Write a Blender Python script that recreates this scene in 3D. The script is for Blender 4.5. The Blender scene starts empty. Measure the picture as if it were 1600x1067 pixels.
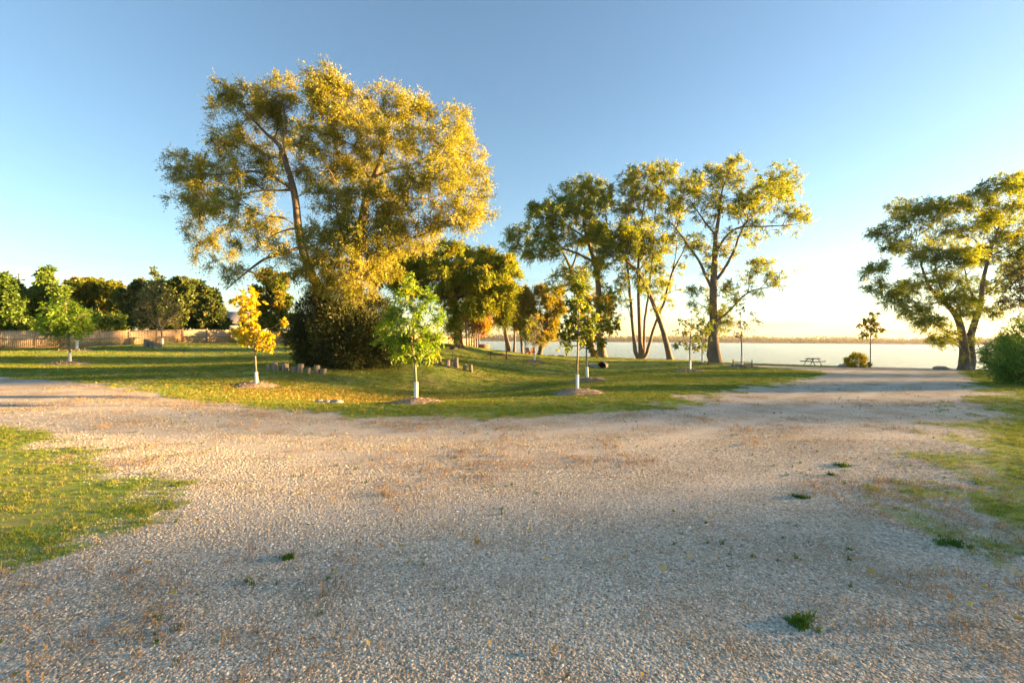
import bpy, math, random
import numpy as np
from mathutils import Matrix, Vector

RNG = np.random.default_rng(7)
scene = bpy.context.scene
COL = scene.collection

# ------------------------------------------------------------------ camera, sky, sun, exposure
F_PX, CX, CY = 711.0, 800.0, 533.5
CAM_H = 1.9
PITCH, ROLL = math.radians(-0.15), math.radians(0.44)
cam = bpy.data.cameras.new('camera')
cam.sensor_width = 36.0
cam.lens = 36.0 * F_PX / 1600.0
cam.clip_start, cam.clip_end = 0.05, 9000
cam_o = bpy.data.objects.new('camera', cam)
CAM_M = Matrix.Translation((0, 0, CAM_H)) @ Matrix.Rotation(math.radians(90) + PITCH, 4, 'X') @ Matrix.Rotation(ROLL, 4, 'Z')
cam_o.matrix_world = CAM_M
COL.objects.link(cam_o)
scene.camera = cam_o

SUN_AZ, SUN_EL = math.radians(82), math.radians(6.5)
S = Vector((math.sin(SUN_AZ) * math.cos(SUN_EL), math.cos(SUN_AZ) * math.cos(SUN_EL), math.sin(SUN_EL)))
world = bpy.data.worlds.new('World')
scene.world = world
world.use_nodes = True
wn = world.node_tree
wn.nodes.clear()
w_out = wn.nodes.new('ShaderNodeOutputWorld')
w_bg = wn.nodes.new('ShaderNodeBackground')
w_sky = wn.nodes.new('ShaderNodeTexSky')
w_sky.sky_type = 'NISHITA'
w_sky.sun_disc = False
w_sky.sun_elevation = SUN_EL
w_sky.sun_rotation = SUN_AZ
w_sky.altitude = 100
w_sky.air_density = 1.0
w_sky.dust_density = 0.5
w_sky.ozone_density = 2.8
w_bg.inputs['Strength'].default_value = 0.051
# thin stretched cloud streaks near the horizon
tc = wn.nodes.new('ShaderNodeTexCoord')
mp = wn.nodes.new('ShaderNodeMapping')
mp.inputs['Scale'].default_value = (2.2, 2.2, 34.0)
nz = wn.nodes.new('ShaderNodeTexNoise')
nz.inputs['Scale'].default_value = 1.6
nz.inputs['Detail'].default_value = 4
rp = wn.nodes.new('ShaderNodeValToRGB')
rp.color_ramp.elements[0].position = 0.52
rp.color_ramp.elements[1].position = 0.76
sx = wn.nodes.new('ShaderNodeSeparateXYZ')
hz = wn.nodes.new('ShaderNodeMapRange')
hz.inputs['From Min'].default_value = 0.02
hz.inputs['From Max'].default_value = 0.22
hz.inputs['To Min'].default_value = 0.8
hz.inputs['To Max'].default_value = 0.0
mu = wn.nodes.new('ShaderNodeMath'); mu.operation = 'MULTIPLY'
mx = wn.nodes.new('ShaderNodeMixRGB'); mx.blend_type = 'MULTIPLY'
mx.inputs['Color2'].default_value = (0.58, 0.52, 0.54, 1)
L = wn.links.new
L(tc.outputs['Generated'], mp.inputs['Vector']); L(mp.outputs['Vector'], nz.inputs['Vector'])
L(nz.outputs['Fac'], rp.inputs['Fac']); L(tc.outputs['Generated'], sx.inputs[0])
L(sx.outputs['Z'], hz.inputs['Value']); L(rp.outputs['Color'], mu.inputs[0]); L(hz.outputs['Result'], mu.inputs[1])
L(mu.outputs[0], mx.inputs['Fac']); L(w_sky.outputs[0], mx.inputs['Color1'])
L(mx.outputs[0], w_bg.inputs['Color']); L(w_bg.outputs[0], w_out.inputs['Surface'])

sun = bpy.data.lights.new('sun', 'SUN')
sun.energy = 5.0
sun.angle = math.radians(1.0)
sun.color = (1.0, 0.62, 0.27)
sun_o = bpy.data.objects.new('sun', sun)
sun_o.rotation_euler = S.to_track_quat('Z', 'Y').to_euler()
sun_o.location = (60, 10, 30)
COL.objects.link(sun_o)

vs = scene.view_settings
vs.view_transform = 'Standard'
vs.look = 'None'
vs.gamma = 1
vs.use_curve_mapping = False
vs.exposure = 3.25
vs.use_white_balance = True
vs.white_balance_temperature = 7500
vs.white_balance_tint = 9
scene.cycles.use_denoising = True
scene.cycles.max_bounces = 6
scene.cycles.transparent_max_bounces = 4
scene.cycles.caustics_reflective = False
scene.cycles.caustics_refractive = False

# ------------------------------------------------------------------ helpers
_R3 = np.array(CAM_M.to_3x3())

def ray(px, py):
    return _R3 @ np.array([(px - CX) / F_PX, -(py - CY) / F_PX, -1.0])

def P(px, py, Y):
    """world point seen at pixel px,py of the 1600 px photograph, at distance Y ahead"""
    d = ray(px, py)
    return np.array([0, 0, CAM_H]) + d * (Y / d[1])

def Q(px, py, z=0.0):
    d = ray(px, py)
    t = (z - CAM_H) / d[2]
    return (d * t)[:2]

def vnoise(x, y, scale, seed=0):
    x = np.asarray(x, float) * scale; y = np.asarray(y, float) * scale
    xi = np.floor(x).astype(np.int64); yi = np.floor(y).astype(np.int64)
    xf = x - xi; yf = y - yi
    def h(a, b):
        n = (a * 374761393 + b * 668265263 + seed * 1442695) & 0xffffffff
        n = ((n ^ (n >> 13)) * 1274126177) & 0xffffffff
        return ((n ^ (n >> 16)) & 0xffff) / 65535.0
    u = xf * xf * (3 - 2 * xf); v = yf * yf * (3 - 2 * yf)
    return (h(xi, yi) * (1 - u) + h(xi + 1, yi) * u) * (1 - v) + (h(xi, yi + 1) * (1 - u) + h(xi + 1, yi + 1) * u) * v

def np_mesh(name, V, Fq, mats=(), smooth=False, attrs=None, mat_idx=None):
    V = np.asarray(V, np.float32); Fq = np.asarray(Fq, np.int32)
    me = bpy.data.meshes.new(name)
    k = Fq.shape[1]
    me.vertices.add(len(V)); me.vertices.foreach_set('co', V.ravel())
    me.loops.add(Fq.size); me.loops.foreach_set('vertex_index', Fq.ravel())
    me.polygons.add(len(Fq))
    me.polygons.foreach_set('loop_start', np.arange(0, Fq.size, k, dtype=np.int32))
    me.polygons.foreach_set('loop_total', np.full(len(Fq), k, np.int32))
    if smooth:
        me.polygons.foreach_set('use_smooth', np.ones(len(Fq), bool))
    for m in mats:
        me.materials.append(m)
    if mat_idx is not None:
        me.polygons.foreach_set('material_index', np.asarray(mat_idx, np.int32))
    for an, (dt, data) in (attrs or {}).items():
        a = me.attributes.new(an, dt, 'POINT')
        a.data.foreach_set('vector' if dt == 'FLOAT_VECTOR' else 'value', np.asarray(data).ravel())
    me.update(calc_edges=True)
    return me

def link(name, me, parent=None, loc=None):
    o = bpy.data.objects.new(name, me)
    COL.objects.link(o)
    if parent is not None:
        o.parent = parent
    if loc is not None:
        o.location = loc
    return o

def tag(o, label=None, cat=None, group=None, kind=None):
    if label: o['label'] = label
    if cat: o['category'] = cat
    if group: o['group'] = group
    if kind: o['kind'] = kind
    return o

def empty(name, loc, rz=0.0):
    o = bpy.data.objects.new(name, None)
    o.empty_display_size = 0.3
    o.location = loc; o.rotation_euler = (0, 0, rz)
    COL.objects.link(o)
    return o

def copy_tree(o, parent=None):
    c = o.copy(); COL.objects.link(c)
    if parent is not None: c.parent = parent
    for ch in list(o.children):
        copy_tree(ch, c)
    return c

class MB:
    """collects boxes, bars and tubes into one quad mesh"""
    def __init__(s): s.V = []; s.F = []; s.n = 0
    def add(s, V, F):
        s.V.append(np.asarray(V, float)); s.F.append(np.asarray(F, int) + s.n); s.n += len(V)
    def box(s, lo, hi, R=None, o=(0, 0, 0)):
        x0, y0, z0 = lo; x1, y1, z1 = hi
        v = np.array([[x0,y0,z0],[x1,y0,z0],[x1,y1,z0],[x0,y1,z0],[x0,y0,z1],[x1,y0,z1],[x1,y1,z1],[x0,y1,z1]], float)
        if R is not None: v = v @ np.array(R).T
        s.add(v + np.array(o, float), [[0,3,2,1],[4,5,6,7],[0,1,5,4],[1,2,6,5],[2,3,7,6],[3,0,4,7]])
    def bar(s, a, b, w, h, up=(0, 0, 1)):
        a = np.array(a, float); b = np.array(b, float); d = b - a; l = np.linalg.norm(d); d /= l
        u = np.array(up, float)
        if abs(d @ u) > .98: u = np.array([1., 0, 0])
        x = np.cross(d, u); x /= np.linalg.norm(x); u = np.cross(x, d)
        v = []
        for t in (0, l):
            for sx_, sz_ in ((-1,-1),(1,-1),(1,1),(-1,1)):
                v.append(a + d*t + x*sx_*w/2 + u*sz_*h/2)
        s.add(v, [[0,1,2,3],[7,6,5,4],[0,4,5,1],[1,5,6,2],[2,6,7,3],[3,7,4,0]])
    def tube(s, pts, rad, n=8, cap=True):
        pts = np.asarray(pts, float); rad = np.broadcast_to(np.asarray(rad, float), (len(pts),))
        V, Fq = tube_geo(pts, rad, n)
        s.add(V, Fq)
        if cap:
            for base, c, rev in ((0, pts[0], True), ((len(pts)-1)*n, pts[-1], False)):
                ring = V[base:base+n]
                vv = np.vstack([ring, c[None]])
                f = [[i, (i+1) % n, n, n] for i in range(n)]
                # quads with a doubled corner are avoided: pair up sectors
                f = [[(2*i) % n, (2*i+1) % n, (2*i+2) % n, n] for i in range(n//2)]
                if rev: f = [q[::-1] for q in f]
                s.add(vv, f)
    def mesh(s, name, mat, smooth=False):
        return np_mesh(name, np.vstack(s.V), np.vstack(s.F), (mat,), smooth)
    def build(s, name, mat, parent=None, smooth=False, loc=None):
        return link(name, s.mesh(name, mat, smooth), parent, loc)

def tube_geo(pts, rad, n):
    m = len(pts)
    t = np.gradient(pts, axis=0)
    t /= np.linalg.norm(t, axis=1)[:, None] + 1e-9
    u = np.cross(t[0], [0.31, 0.92, 0.13]); u /= np.linalg.norm(u) + 1e-9
    ang = np.linspace(0, 2*np.pi, n, endpoint=False)
    V = np.empty((m, n, 3))
    for i in range(m):
        u = u - t[i] * (u @ t[i]); u /= np.linalg.norm(u) + 1e-9
        w = np.cross(t[i], u)
        V[i] = pts[i] + rad[i] * (np.cos(ang)[:, None] * u + np.sin(ang)[:, None] * w)
    i = np.arange(m-1)[:, None]; j = np.arange(n)[None]
    Fq = np.stack([i*n + j, i*n + (j+1) % n, (i+1)*n + (j+1) % n, (i+1)*n + j], -1).reshape(-1, 4)
    return V.reshape(-1, 3), Fq

# ------------------------------------------------------------------ materials
def mat(name):
    m = bpy.data.materials.new(name); m.use_nodes = True
    nt = m.node_tree; nt.nodes.clear()
    out = nt.nodes.new('ShaderNodeOutputMaterial')
    return m, nt, out

def N(nt, typ, **kw):
    n = nt.nodes.new(typ)
    for k, v in kw.items():
        if k in n.inputs: n.inputs[k].default_value = v
        else: setattr(n, k, v)
    return n

def ramp(nt, stops, interp='LINEAR'):
    n = nt.nodes.new('ShaderNodeValToRGB'); cr = n.color_ramp
    cr.interpolation = interp
    while len(cr.elements) < len(stops): cr.elements.new(0.5)
    for e, (p, c) in zip(cr.elements, stops):
        e.position = p; e.color = (*c, 1) if len(c) == 3 else c
    return n

def leaf_mat(name, stops, trans=0.55, tint=(1.25, 1.2, 0.7), gloss=0.02):
    m, nt, out = mat(name)
    at = N(nt, 'ShaderNodeAttribute', attribute_name='tone')
    r = ramp(nt, stops)
    nt.links.new(at.outputs['Fac'], r.inputs['Fac'])
    d = N(nt, 'ShaderNodeBsdfDiffuse'); t = N(nt, 'ShaderNodeBsdfTranslucent')
    g = N(nt, 'ShaderNodeBsdfGlossy', Roughness=0.45); g.inputs['Color'].default_value = (0.9, 0.9, 0.85, 1)
    mc = N(nt, 'ShaderNodeMixRGB', blend_type='MULTIPLY', Fac=1.0); mc.inputs['Color2'].default_value = (*tint, 1)
    mx1 = N(nt, 'ShaderNodeMixShader', Fac=trans); mx2 = N(nt, 'ShaderNodeMixShader', Fac=gloss)
    nt.links.new(r.outputs[0], d.inputs['Color']); nt.links.new(r.outputs[0], mc.inputs['Color1'])
    nt.links.new(mc.outputs[0], t.inputs['Color'])
    nt.links.new(d.outputs[0], mx1.inputs[1]); nt.links.new(t.outputs[0], mx1.inputs[2])
    nt.links.new(mx1.outputs[0], mx2.inputs[1]); nt.links.new(g.outputs[0], mx2.inputs[2])
    nt.links.new(mx2.outputs[0], out.inputs['Surface'])
    return m

def plain_mat(name, c1, c2, scale=6.0, rough=0.8, bump=0.2, stretch=(1, 1, 1), metallic=0.0, bscale=None):
    m, nt, out = mat(name)
    tc = N(nt, 'ShaderNodeTexCoord'); mp = N(nt, 'ShaderNodeMapping'); mp.inputs['Scale'].default_value = stretch
    nz = N(nt, 'ShaderNodeTexNoise', Scale=scale, Detail=6.0, Roughness=0.65)
    r = ramp(nt, [(0.3, c1), (0.7, c2)])
    b = N(nt, 'ShaderNodeBump', Strength=bump, Distance=0.02)
    p = N(nt, 'ShaderNodeBsdfPrincipled', Roughness=rough, Metallic=metallic)
    l = nt.links.new
    l(tc.outputs['Object'], mp.inputs['Vector']); l(mp.outputs[0], nz.inputs['Vector'])
    l(nz.outputs['Fac'], r.inputs['Fac']); l(r.outputs[0], p.inputs['Base Color'])
    l(nz.outputs['Fac'], b.inputs['Height']); l(b.outputs[0], p.inputs['Normal']); l(p.outputs[0], out.inputs['Surface'])
    return m

def bark_mat(name, c1, c2):
    m, nt, out = mat(name); l = nt.links.new
    tc = N(nt, 'ShaderNodeTexCoord'); mp = N(nt, 'ShaderNodeMapping'); mp.inputs['Scale'].default_value = (9, 9, 1.6)
    nz = N(nt, 'ShaderNodeTexNoise', Scale=1.4, Detail=8.0, Roughness=0.7, Distortion=0.8)
    n2 = N(nt, 'ShaderNodeTexNoise', Scale=0.8, Detail=3.0)
    r = ramp(nt, [(0.35, tuple(x*0.45 for x in c1)), (0.5, c1), (0.72, c2)])
    b = N(nt, 'ShaderNodeBump', Strength=0.9, Distance=0.05)
    p = N(nt, 'ShaderNodeBsdfPrincipled', Roughness=0.9)
    mxx = N(nt, 'ShaderNodeMixRGB', blend_type='OVERLAY', Fac=0.5)
    l(tc.outputs['Object'], mp.inputs['Vector']); l(mp.outputs[0], nz.inputs['Vector']); l(tc.outputs['Object'], n2.inputs['Vector'])
    l(nz.outputs['Fac'], r.inputs['Fac']); l(r.outputs[0], mxx.inputs['Color1']); l(n2.outputs['Fac'], mxx.inputs['Color2'])
    l(mxx.outputs[0], p.inputs['Base Color']); l(nz.outputs['Fac'], b.inputs['Height']); l(b.outputs[0], p.inputs['Normal'])
    l(p.outputs[0], out.inputs['Surface'])
    return m

BARK_WILLOW = bark_mat('willow_bark', (0.16, 0.12, 0.09), (0.30, 0.24, 0.18))
BARK_DARK = bark_mat('dark_bark', (0.09, 0.07, 0.055), (0.18, 0.14, 0.11))
BARK_SAP = bark_mat('sapling_bark', (0.20, 0.16, 0.12), (0.34, 0.28, 0.21))
LEAF_WILLOW = leaf_mat('willow_leaf', [(0.0, (0.105, 0.14, 0.025)), (0.5, (0.26, 0.27, 0.035)), (0.87, (0.42, 0.37, 0.05)), (1.0, (0.52, 0.48, 0.22))])
LEAF_WILLOW2 = leaf_mat('willow_leaf_fresh', [(0.0, (0.12, 0.185, 0.025)), (0.6, (0.235, 0.29, 0.035)), (1.0, (0.42, 0.35, 0.04))])
LEAF_GREEN = leaf_mat('bright_green_leaf', [(0.0, (0.08, 0.19, 0.02)), (0.5, (0.20, 0.33, 0.025)), (0.85, (0.33, 0.40, 0.035)), (1.0, (0.48, 0.38, 0.05))])
LEAF_YELLOW = leaf_mat('yellow_leaf', [(0.0, (0.42, 0.36, 0.03)), (0.7, (0.64, 0.51, 0.04)), (1.0, (0.60, 0.40, 0.04))])
LEAF_ORANGE = leaf_mat('orange_green_leaf', [(0.0, (0.15, 0.18, 0.03)), (0.5, (0.32, 0.27, 0.045)), (0.8, (0.50, 0.29, 0.045)), (1.0, (0.50, 0.19, 0.035))])
LEAF_MAPLE = leaf_mat('maple_leaf', [(0.0, (0.10, 0.17, 0.025)), (0.6, (0.20, 0.24, 0.035)), (0.9, (0.38, 0.27, 0.04)), (1.0, (0.48, 0.24, 0.04))])
LEAF_BRONZE = leaf_mat('bronze_leaf', [(0.0, (0.09, 0.055, 0.035)), (0.6, (0.16, 0.11, 0.05)), (1.0, (0.20, 0.17, 0.05))], trans=0.3)
LEAF_DARK = leaf_mat('dark_hedge_leaf', [(0.0, (0.05, 0.085, 0.022)), (0.6, (0.11, 0.155, 0.04)), (1.0, (0.24, 0.21, 0.055))], trans=0.25)
LEAF_VINE = leaf_mat('vine_leaf', [(0.0, (0.06, 0.115, 0.02)), (0.6, (0.13, 0.215, 0.04)), (1.0, (0.23, 0.28, 0.055))], trans=0.3)
LEAF_CEDAR = leaf_mat('cedar_spray', [(0.0, (0.032, 0.045, 0.016)), (0.7, (0.08, 0.092, 0.026)), (1.0, (0.16, 0.14, 0.04))], trans=0.15)
LEAF_CEDAR_G = leaf_mat('fresh_cedar_spray', [(0.0, (0.07, 0.15, 0.035)), (0.7, (0.15, 0.27, 0.055)), (1.0, (0.23, 0.33, 0.08))], trans=0.25)
LEAF_OLIVE = leaf_mat('olive_leaf', [(0.0, (0.12, 0.135, 0.06)), (0.6, (0.20, 0.19, 0.09)), (1.0, (0.32, 0.27, 0.13))])

# ------------------------------------------------------------------ terrain
_cp = []
def cpx(px, py, Y): p = P(px, py, Y); _cp.append((p[0], p[1], p[2]))
for X_ in (-14, -7, 0, 7, 14, 21):
    for Y_ in (0, 5, 10): _cp.append((X_, Y_, 0.0))
for q in [(0, 590), (230, 612), (430, 637), (560, 650), (700, 654), (830, 652), (950, 645), (1060, 630), (1150, 613), (1230, 597)]:
    x_, y_ = Q(*q); _cp.append((x_, y_, 0.0))
for a in [(650, 628, 13.9), (902, 614, 16.5), (917, 595, 22.8), (1078, 580, 30.8), (1160, 573, 39.8), (1097, 569, 44), (400, 603, 18.4),
          (620, 632, 17.5), (690, 617, 20.5), (760, 603, 24.8), (850, 588, 31.7), (905, 579, 38), (940, 574, 43.5),
          (540, 573, 25), (465, 581, 22), (600, 575, 25), (700, 571, 27), (707, 560, 38), (835, 565, 40),
          (1000, 561, 56), (1045, 562, 54), (1120, 567, 50), (942, 558, 57), (760, 551, 74), (850, 558, 63), (800, 551, 72),
          (0, 556, 33), (300, 553, 38), (110, 568, 28), (120, 547, 38), (254, 537, 46), (237, 543, 44), (0, 545, 44), (190, 542, 50),
          (380, 538, 58), (460, 540, 62), (600, 541, 70), (700, 541, 76), (716, 541, 46), (740, 544, 65), (300, 562, 33), (420, 561, 32),
          (1270, 571, 49), (1400, 575, 44), (1500, 578, 41), (1290, 586, 28), (1520, 592, 26), (1335, 574, 45), (1590, 603, 20)]:
    cpx(*a)
_cp += [(30, 15, 0), (40, 5, 0), (60, 10, -.2), (45, 30, -.3), (-60, 70, 1.2), (-100, 60, 1.1), (-60, 20, .4), (-45, 0, .2), (-40, -30, 0),
        (0, -30, 0), (40, -30, 0), (-60, 110, .9), (-120, 120, 1.0), (-30, 90, .6), (-22, 18, .02), (-30, 12, .05), (15, 25, -.05), (-3.0, 42, .16), (.6, 42, .12), (-1.2, 40.3, .15), (-1.2, 44.2, .14), (-2.6, 40.6, .17), (-2.6, 44, .17)]
_cp = np.array(_cp)
_c2 = 2.2 ** 2
_d2 = ((_cp[:, None, :2] - _cp[None, :, :2]) ** 2).sum(-1)
_w = np.linalg.solve(np.sqrt(_d2 + _c2) - 0.08 * np.eye(len(_cp)), _cp[:, 2] - 0.2)

SHORE = np.array([(260, 60), (200, 78), (150, 74), (112, 60), (84, 32), (60, 33), (40, 45.3), (16, 58.5), (-4, 80), (-25, 106), (-60, 150), (-120, 240), (-300, 420)], float)  # far right end bulges out as added ground for the shade trees

def seg_sdf(x, y, poly, closed):
    pts = np.stack([x, y], -1)
    best = np.full(len(x), 1e9); sign = np.ones(len(x)); inside = np.zeros(len(x), bool)
    n = len(poly)
    for i in range(n if closed else n-1):
        a = poly[i]; b = poly[(i+1) % n]; ab = b - a
        t = np.clip(((pts - a) @ ab) / (ab @ ab), 0, 1)
        d = np.linalg.norm(pts - a - t[:, None] * ab, axis=1)
        if closed:
            best = np.minimum(best, d)
            c = ((a[1] > y) != (b[1] > y))
            xin = (b[0]-a[0]) * (y - a[1]) / ((b[1]-a[1]) + 1e-12) + a[0]
            inside ^= c & (x < xin)
        else:
            cr = ab[0] * (y - a[1]) - ab[1] * (x - a[0])
            m = d < best
            best = np.where(m, d, best); sign = np.where(m, np.sign(cr), sign)
    return np.where(inside, -best, best) if closed else best * sign

def shore_d(x, y):           # positive over the water
    return -seg_sdf(x, y, SHORE, False)

def terrain(x, y):
    x = np.atleast_1d(np.asarray(x, float)); y = np.atleast_1d(np.asarray(y, float))
    z = np.empty(len(x))
    for s_ in range(0, len(x), 20000):
        xx = x[s_:s_+20000]; yy = y[s_:s_+20000]
        d = np.sqrt((xx[:, None]-_cp[None, :, 0])**2 + (yy[:, None]-_cp[None, :, 1])**2 + _c2)
        z[s_:s_+20000] = d @ _w + 0.2
    z = np.clip(z, -1.0, 1.6)
    far = np.clip((np.hypot(x, y) - 90) / 60, 0, 1)
    z = z * (1 - far) + 0.7 * far
    sd = shore_d(x, y) + (vnoise(x, y, .35, 5) - .5) * .8
    t = np.clip((sd + 0.3) / 2.5, 0, 1); t = t*t*(3-2*t)
    z = z * (1 - t) + (-2.2) * t
    return z

def gz(x, y): return float(terrain([x], [y])[0])
def on_ground(px, py, Y):
    p = P(px, py, Y); return np.array([p[0], p[1], gz(p[0], p[1])])

GRAVEL = np.array([(-70, 27)] + [tuple(Q(*q)) for q in [(0, 589), (100, 598), (230, 612), (330, 625), (430, 637), (560, 650), (700, 654), (830, 652),
    (950, 645), (1060, 630), (1150, 613), (1230, 597), (1290, 585, -.1), (1275, 580, -.2), (1200, 575.5, -.3), (1130, 571.5, -.3), (1130, 568.5, -.33),
    (1200, 570.5, -.38), (1300, 573.5, -.42)]] + [(36, 50), (46, 46)] + [tuple(Q(*q)) for q in [(1500, 580, -.35), (1520, 592, -.12), (1530, 615),
    (1525, 640), (1490, 680), (1460, 740), (1440, 800), (1480, 860), (1600, 900)]] + [(6.5, 2), (12, -5), (12, -30), (-70, -30)], float)
PATCH = np.array([(-60, 12.5)] + [tuple(Q(*q)) for q in [(0, 665), (60, 675), (130, 708), (180, 738), (260, 755), (320, 785), (250, 815), (150, 840), (70, 860), (0, 870)]] + [(-9, 2), (-60, 0)], float)
PATH = np.array([tuple(P(a, b, c)[:2]) for a, b, c in [(-80, 557.5, 31), (60, 556.2, 33), (180, 555, 35.5), (300, 553.5, 38), (390, 552.5, 40)]])

def grass_mask(x, y):
    """1 on grass, 0 on gravel"""
    x = np.asarray(x, float); y = np.asarray(y, float)
    g = seg_sdf(x, y, GRAVEL, True)
    p = seg_sdf(x, y, PATCH, True)
    d = np.where(p < 0.6, np.maximum(g, -p), g)
    d = np.maximum(g, -p)
    d = d + (vnoise(x, y, 1.3, 1) - .5) * .8 + (vnoise(x, y, 4.5, 2) - .5) * .6
    d = d + (1 - np.clip(np.abs(seg_sdf(x, y, PATH, False)) / .5, 0, 1)) * -1.2
    d = d + np.where((x > 3) & (y < 20) & (d > -.5), (vnoise(x, y, 1.0, 71) - .55)*1.9 + (vnoise(x, y, 3.3, 72) - .5)*1.2, 0)
    soft = np.where((x > 3) & (y < 16), 2.2, .9)
    return np.clip(d / soft + .5, 0, 1)

TRACK = np.array([(-60, 19.5), (-30, 16.5)] + [tuple(Q(*q)) for q in [(150, 648), (350, 672), (600, 694), (850, 692), (1050, 668), (1220, 632), (1340, 606), (1400, 590)]] + [(36, 42)], float)
def track_mask(x, y):
    d = np.abs(seg_sdf(np.asarray(x, float), np.asarray(y, float), TRACK, False))
    w = (vnoise(x, y, .5, 61) - .5)*.5
    return np.clip(np.exp(-((d+w-.85)/.32)**2) + .7*np.exp(-((d+w-3.2)/.38)**2), 0, 1)*np.clip(.35+vnoise(x, y, .35, 62)*1.1, 0, 1)

def axis(segs):
    out = [segs[0][0]]
    for a, b, s_ in segs:
        n = max(1, int(round((b-a)/s_))); out += list(np.linspace(a, b, n+1)[1:])
    return np.array(out)
gx = axis([(-420, -120, 15), (-120, -50, 2.5), (-50, -24, .8), (-24, 30, .25), (30, 60, .7), (60, 300, 8)])
gy = axis([(-60, -6, 6), (-6, 2, 1), (2, 24, .25), (24, 50, .4), (50, 90, .8), (90, 130, 2.5), (130, 480, 14)])
GX, GY = np.meshgrid(gx, gy)
gv = np.stack([GX.ravel(), GY.ravel(), terrain(GX.ravel(), GY.ravel())], -1)
gm = grass_mask(gv[:, 0], gv[:, 1])
nx = len(gx)
ii, jj = np.meshgrid(np.arange(nx-1), np.arange(len(gy)-1))
gf = np.stack([jj*nx+ii, jj*nx+ii+1, (jj+1)*nx+ii+1, (jj+1)*nx+ii], -1).reshape(-1, 4)
fm = gm[gf].mean(1)
fsd = shore_d(gv[gf].mean(1)[:, 0], gv[gf].mean(1)[:, 1])

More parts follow.
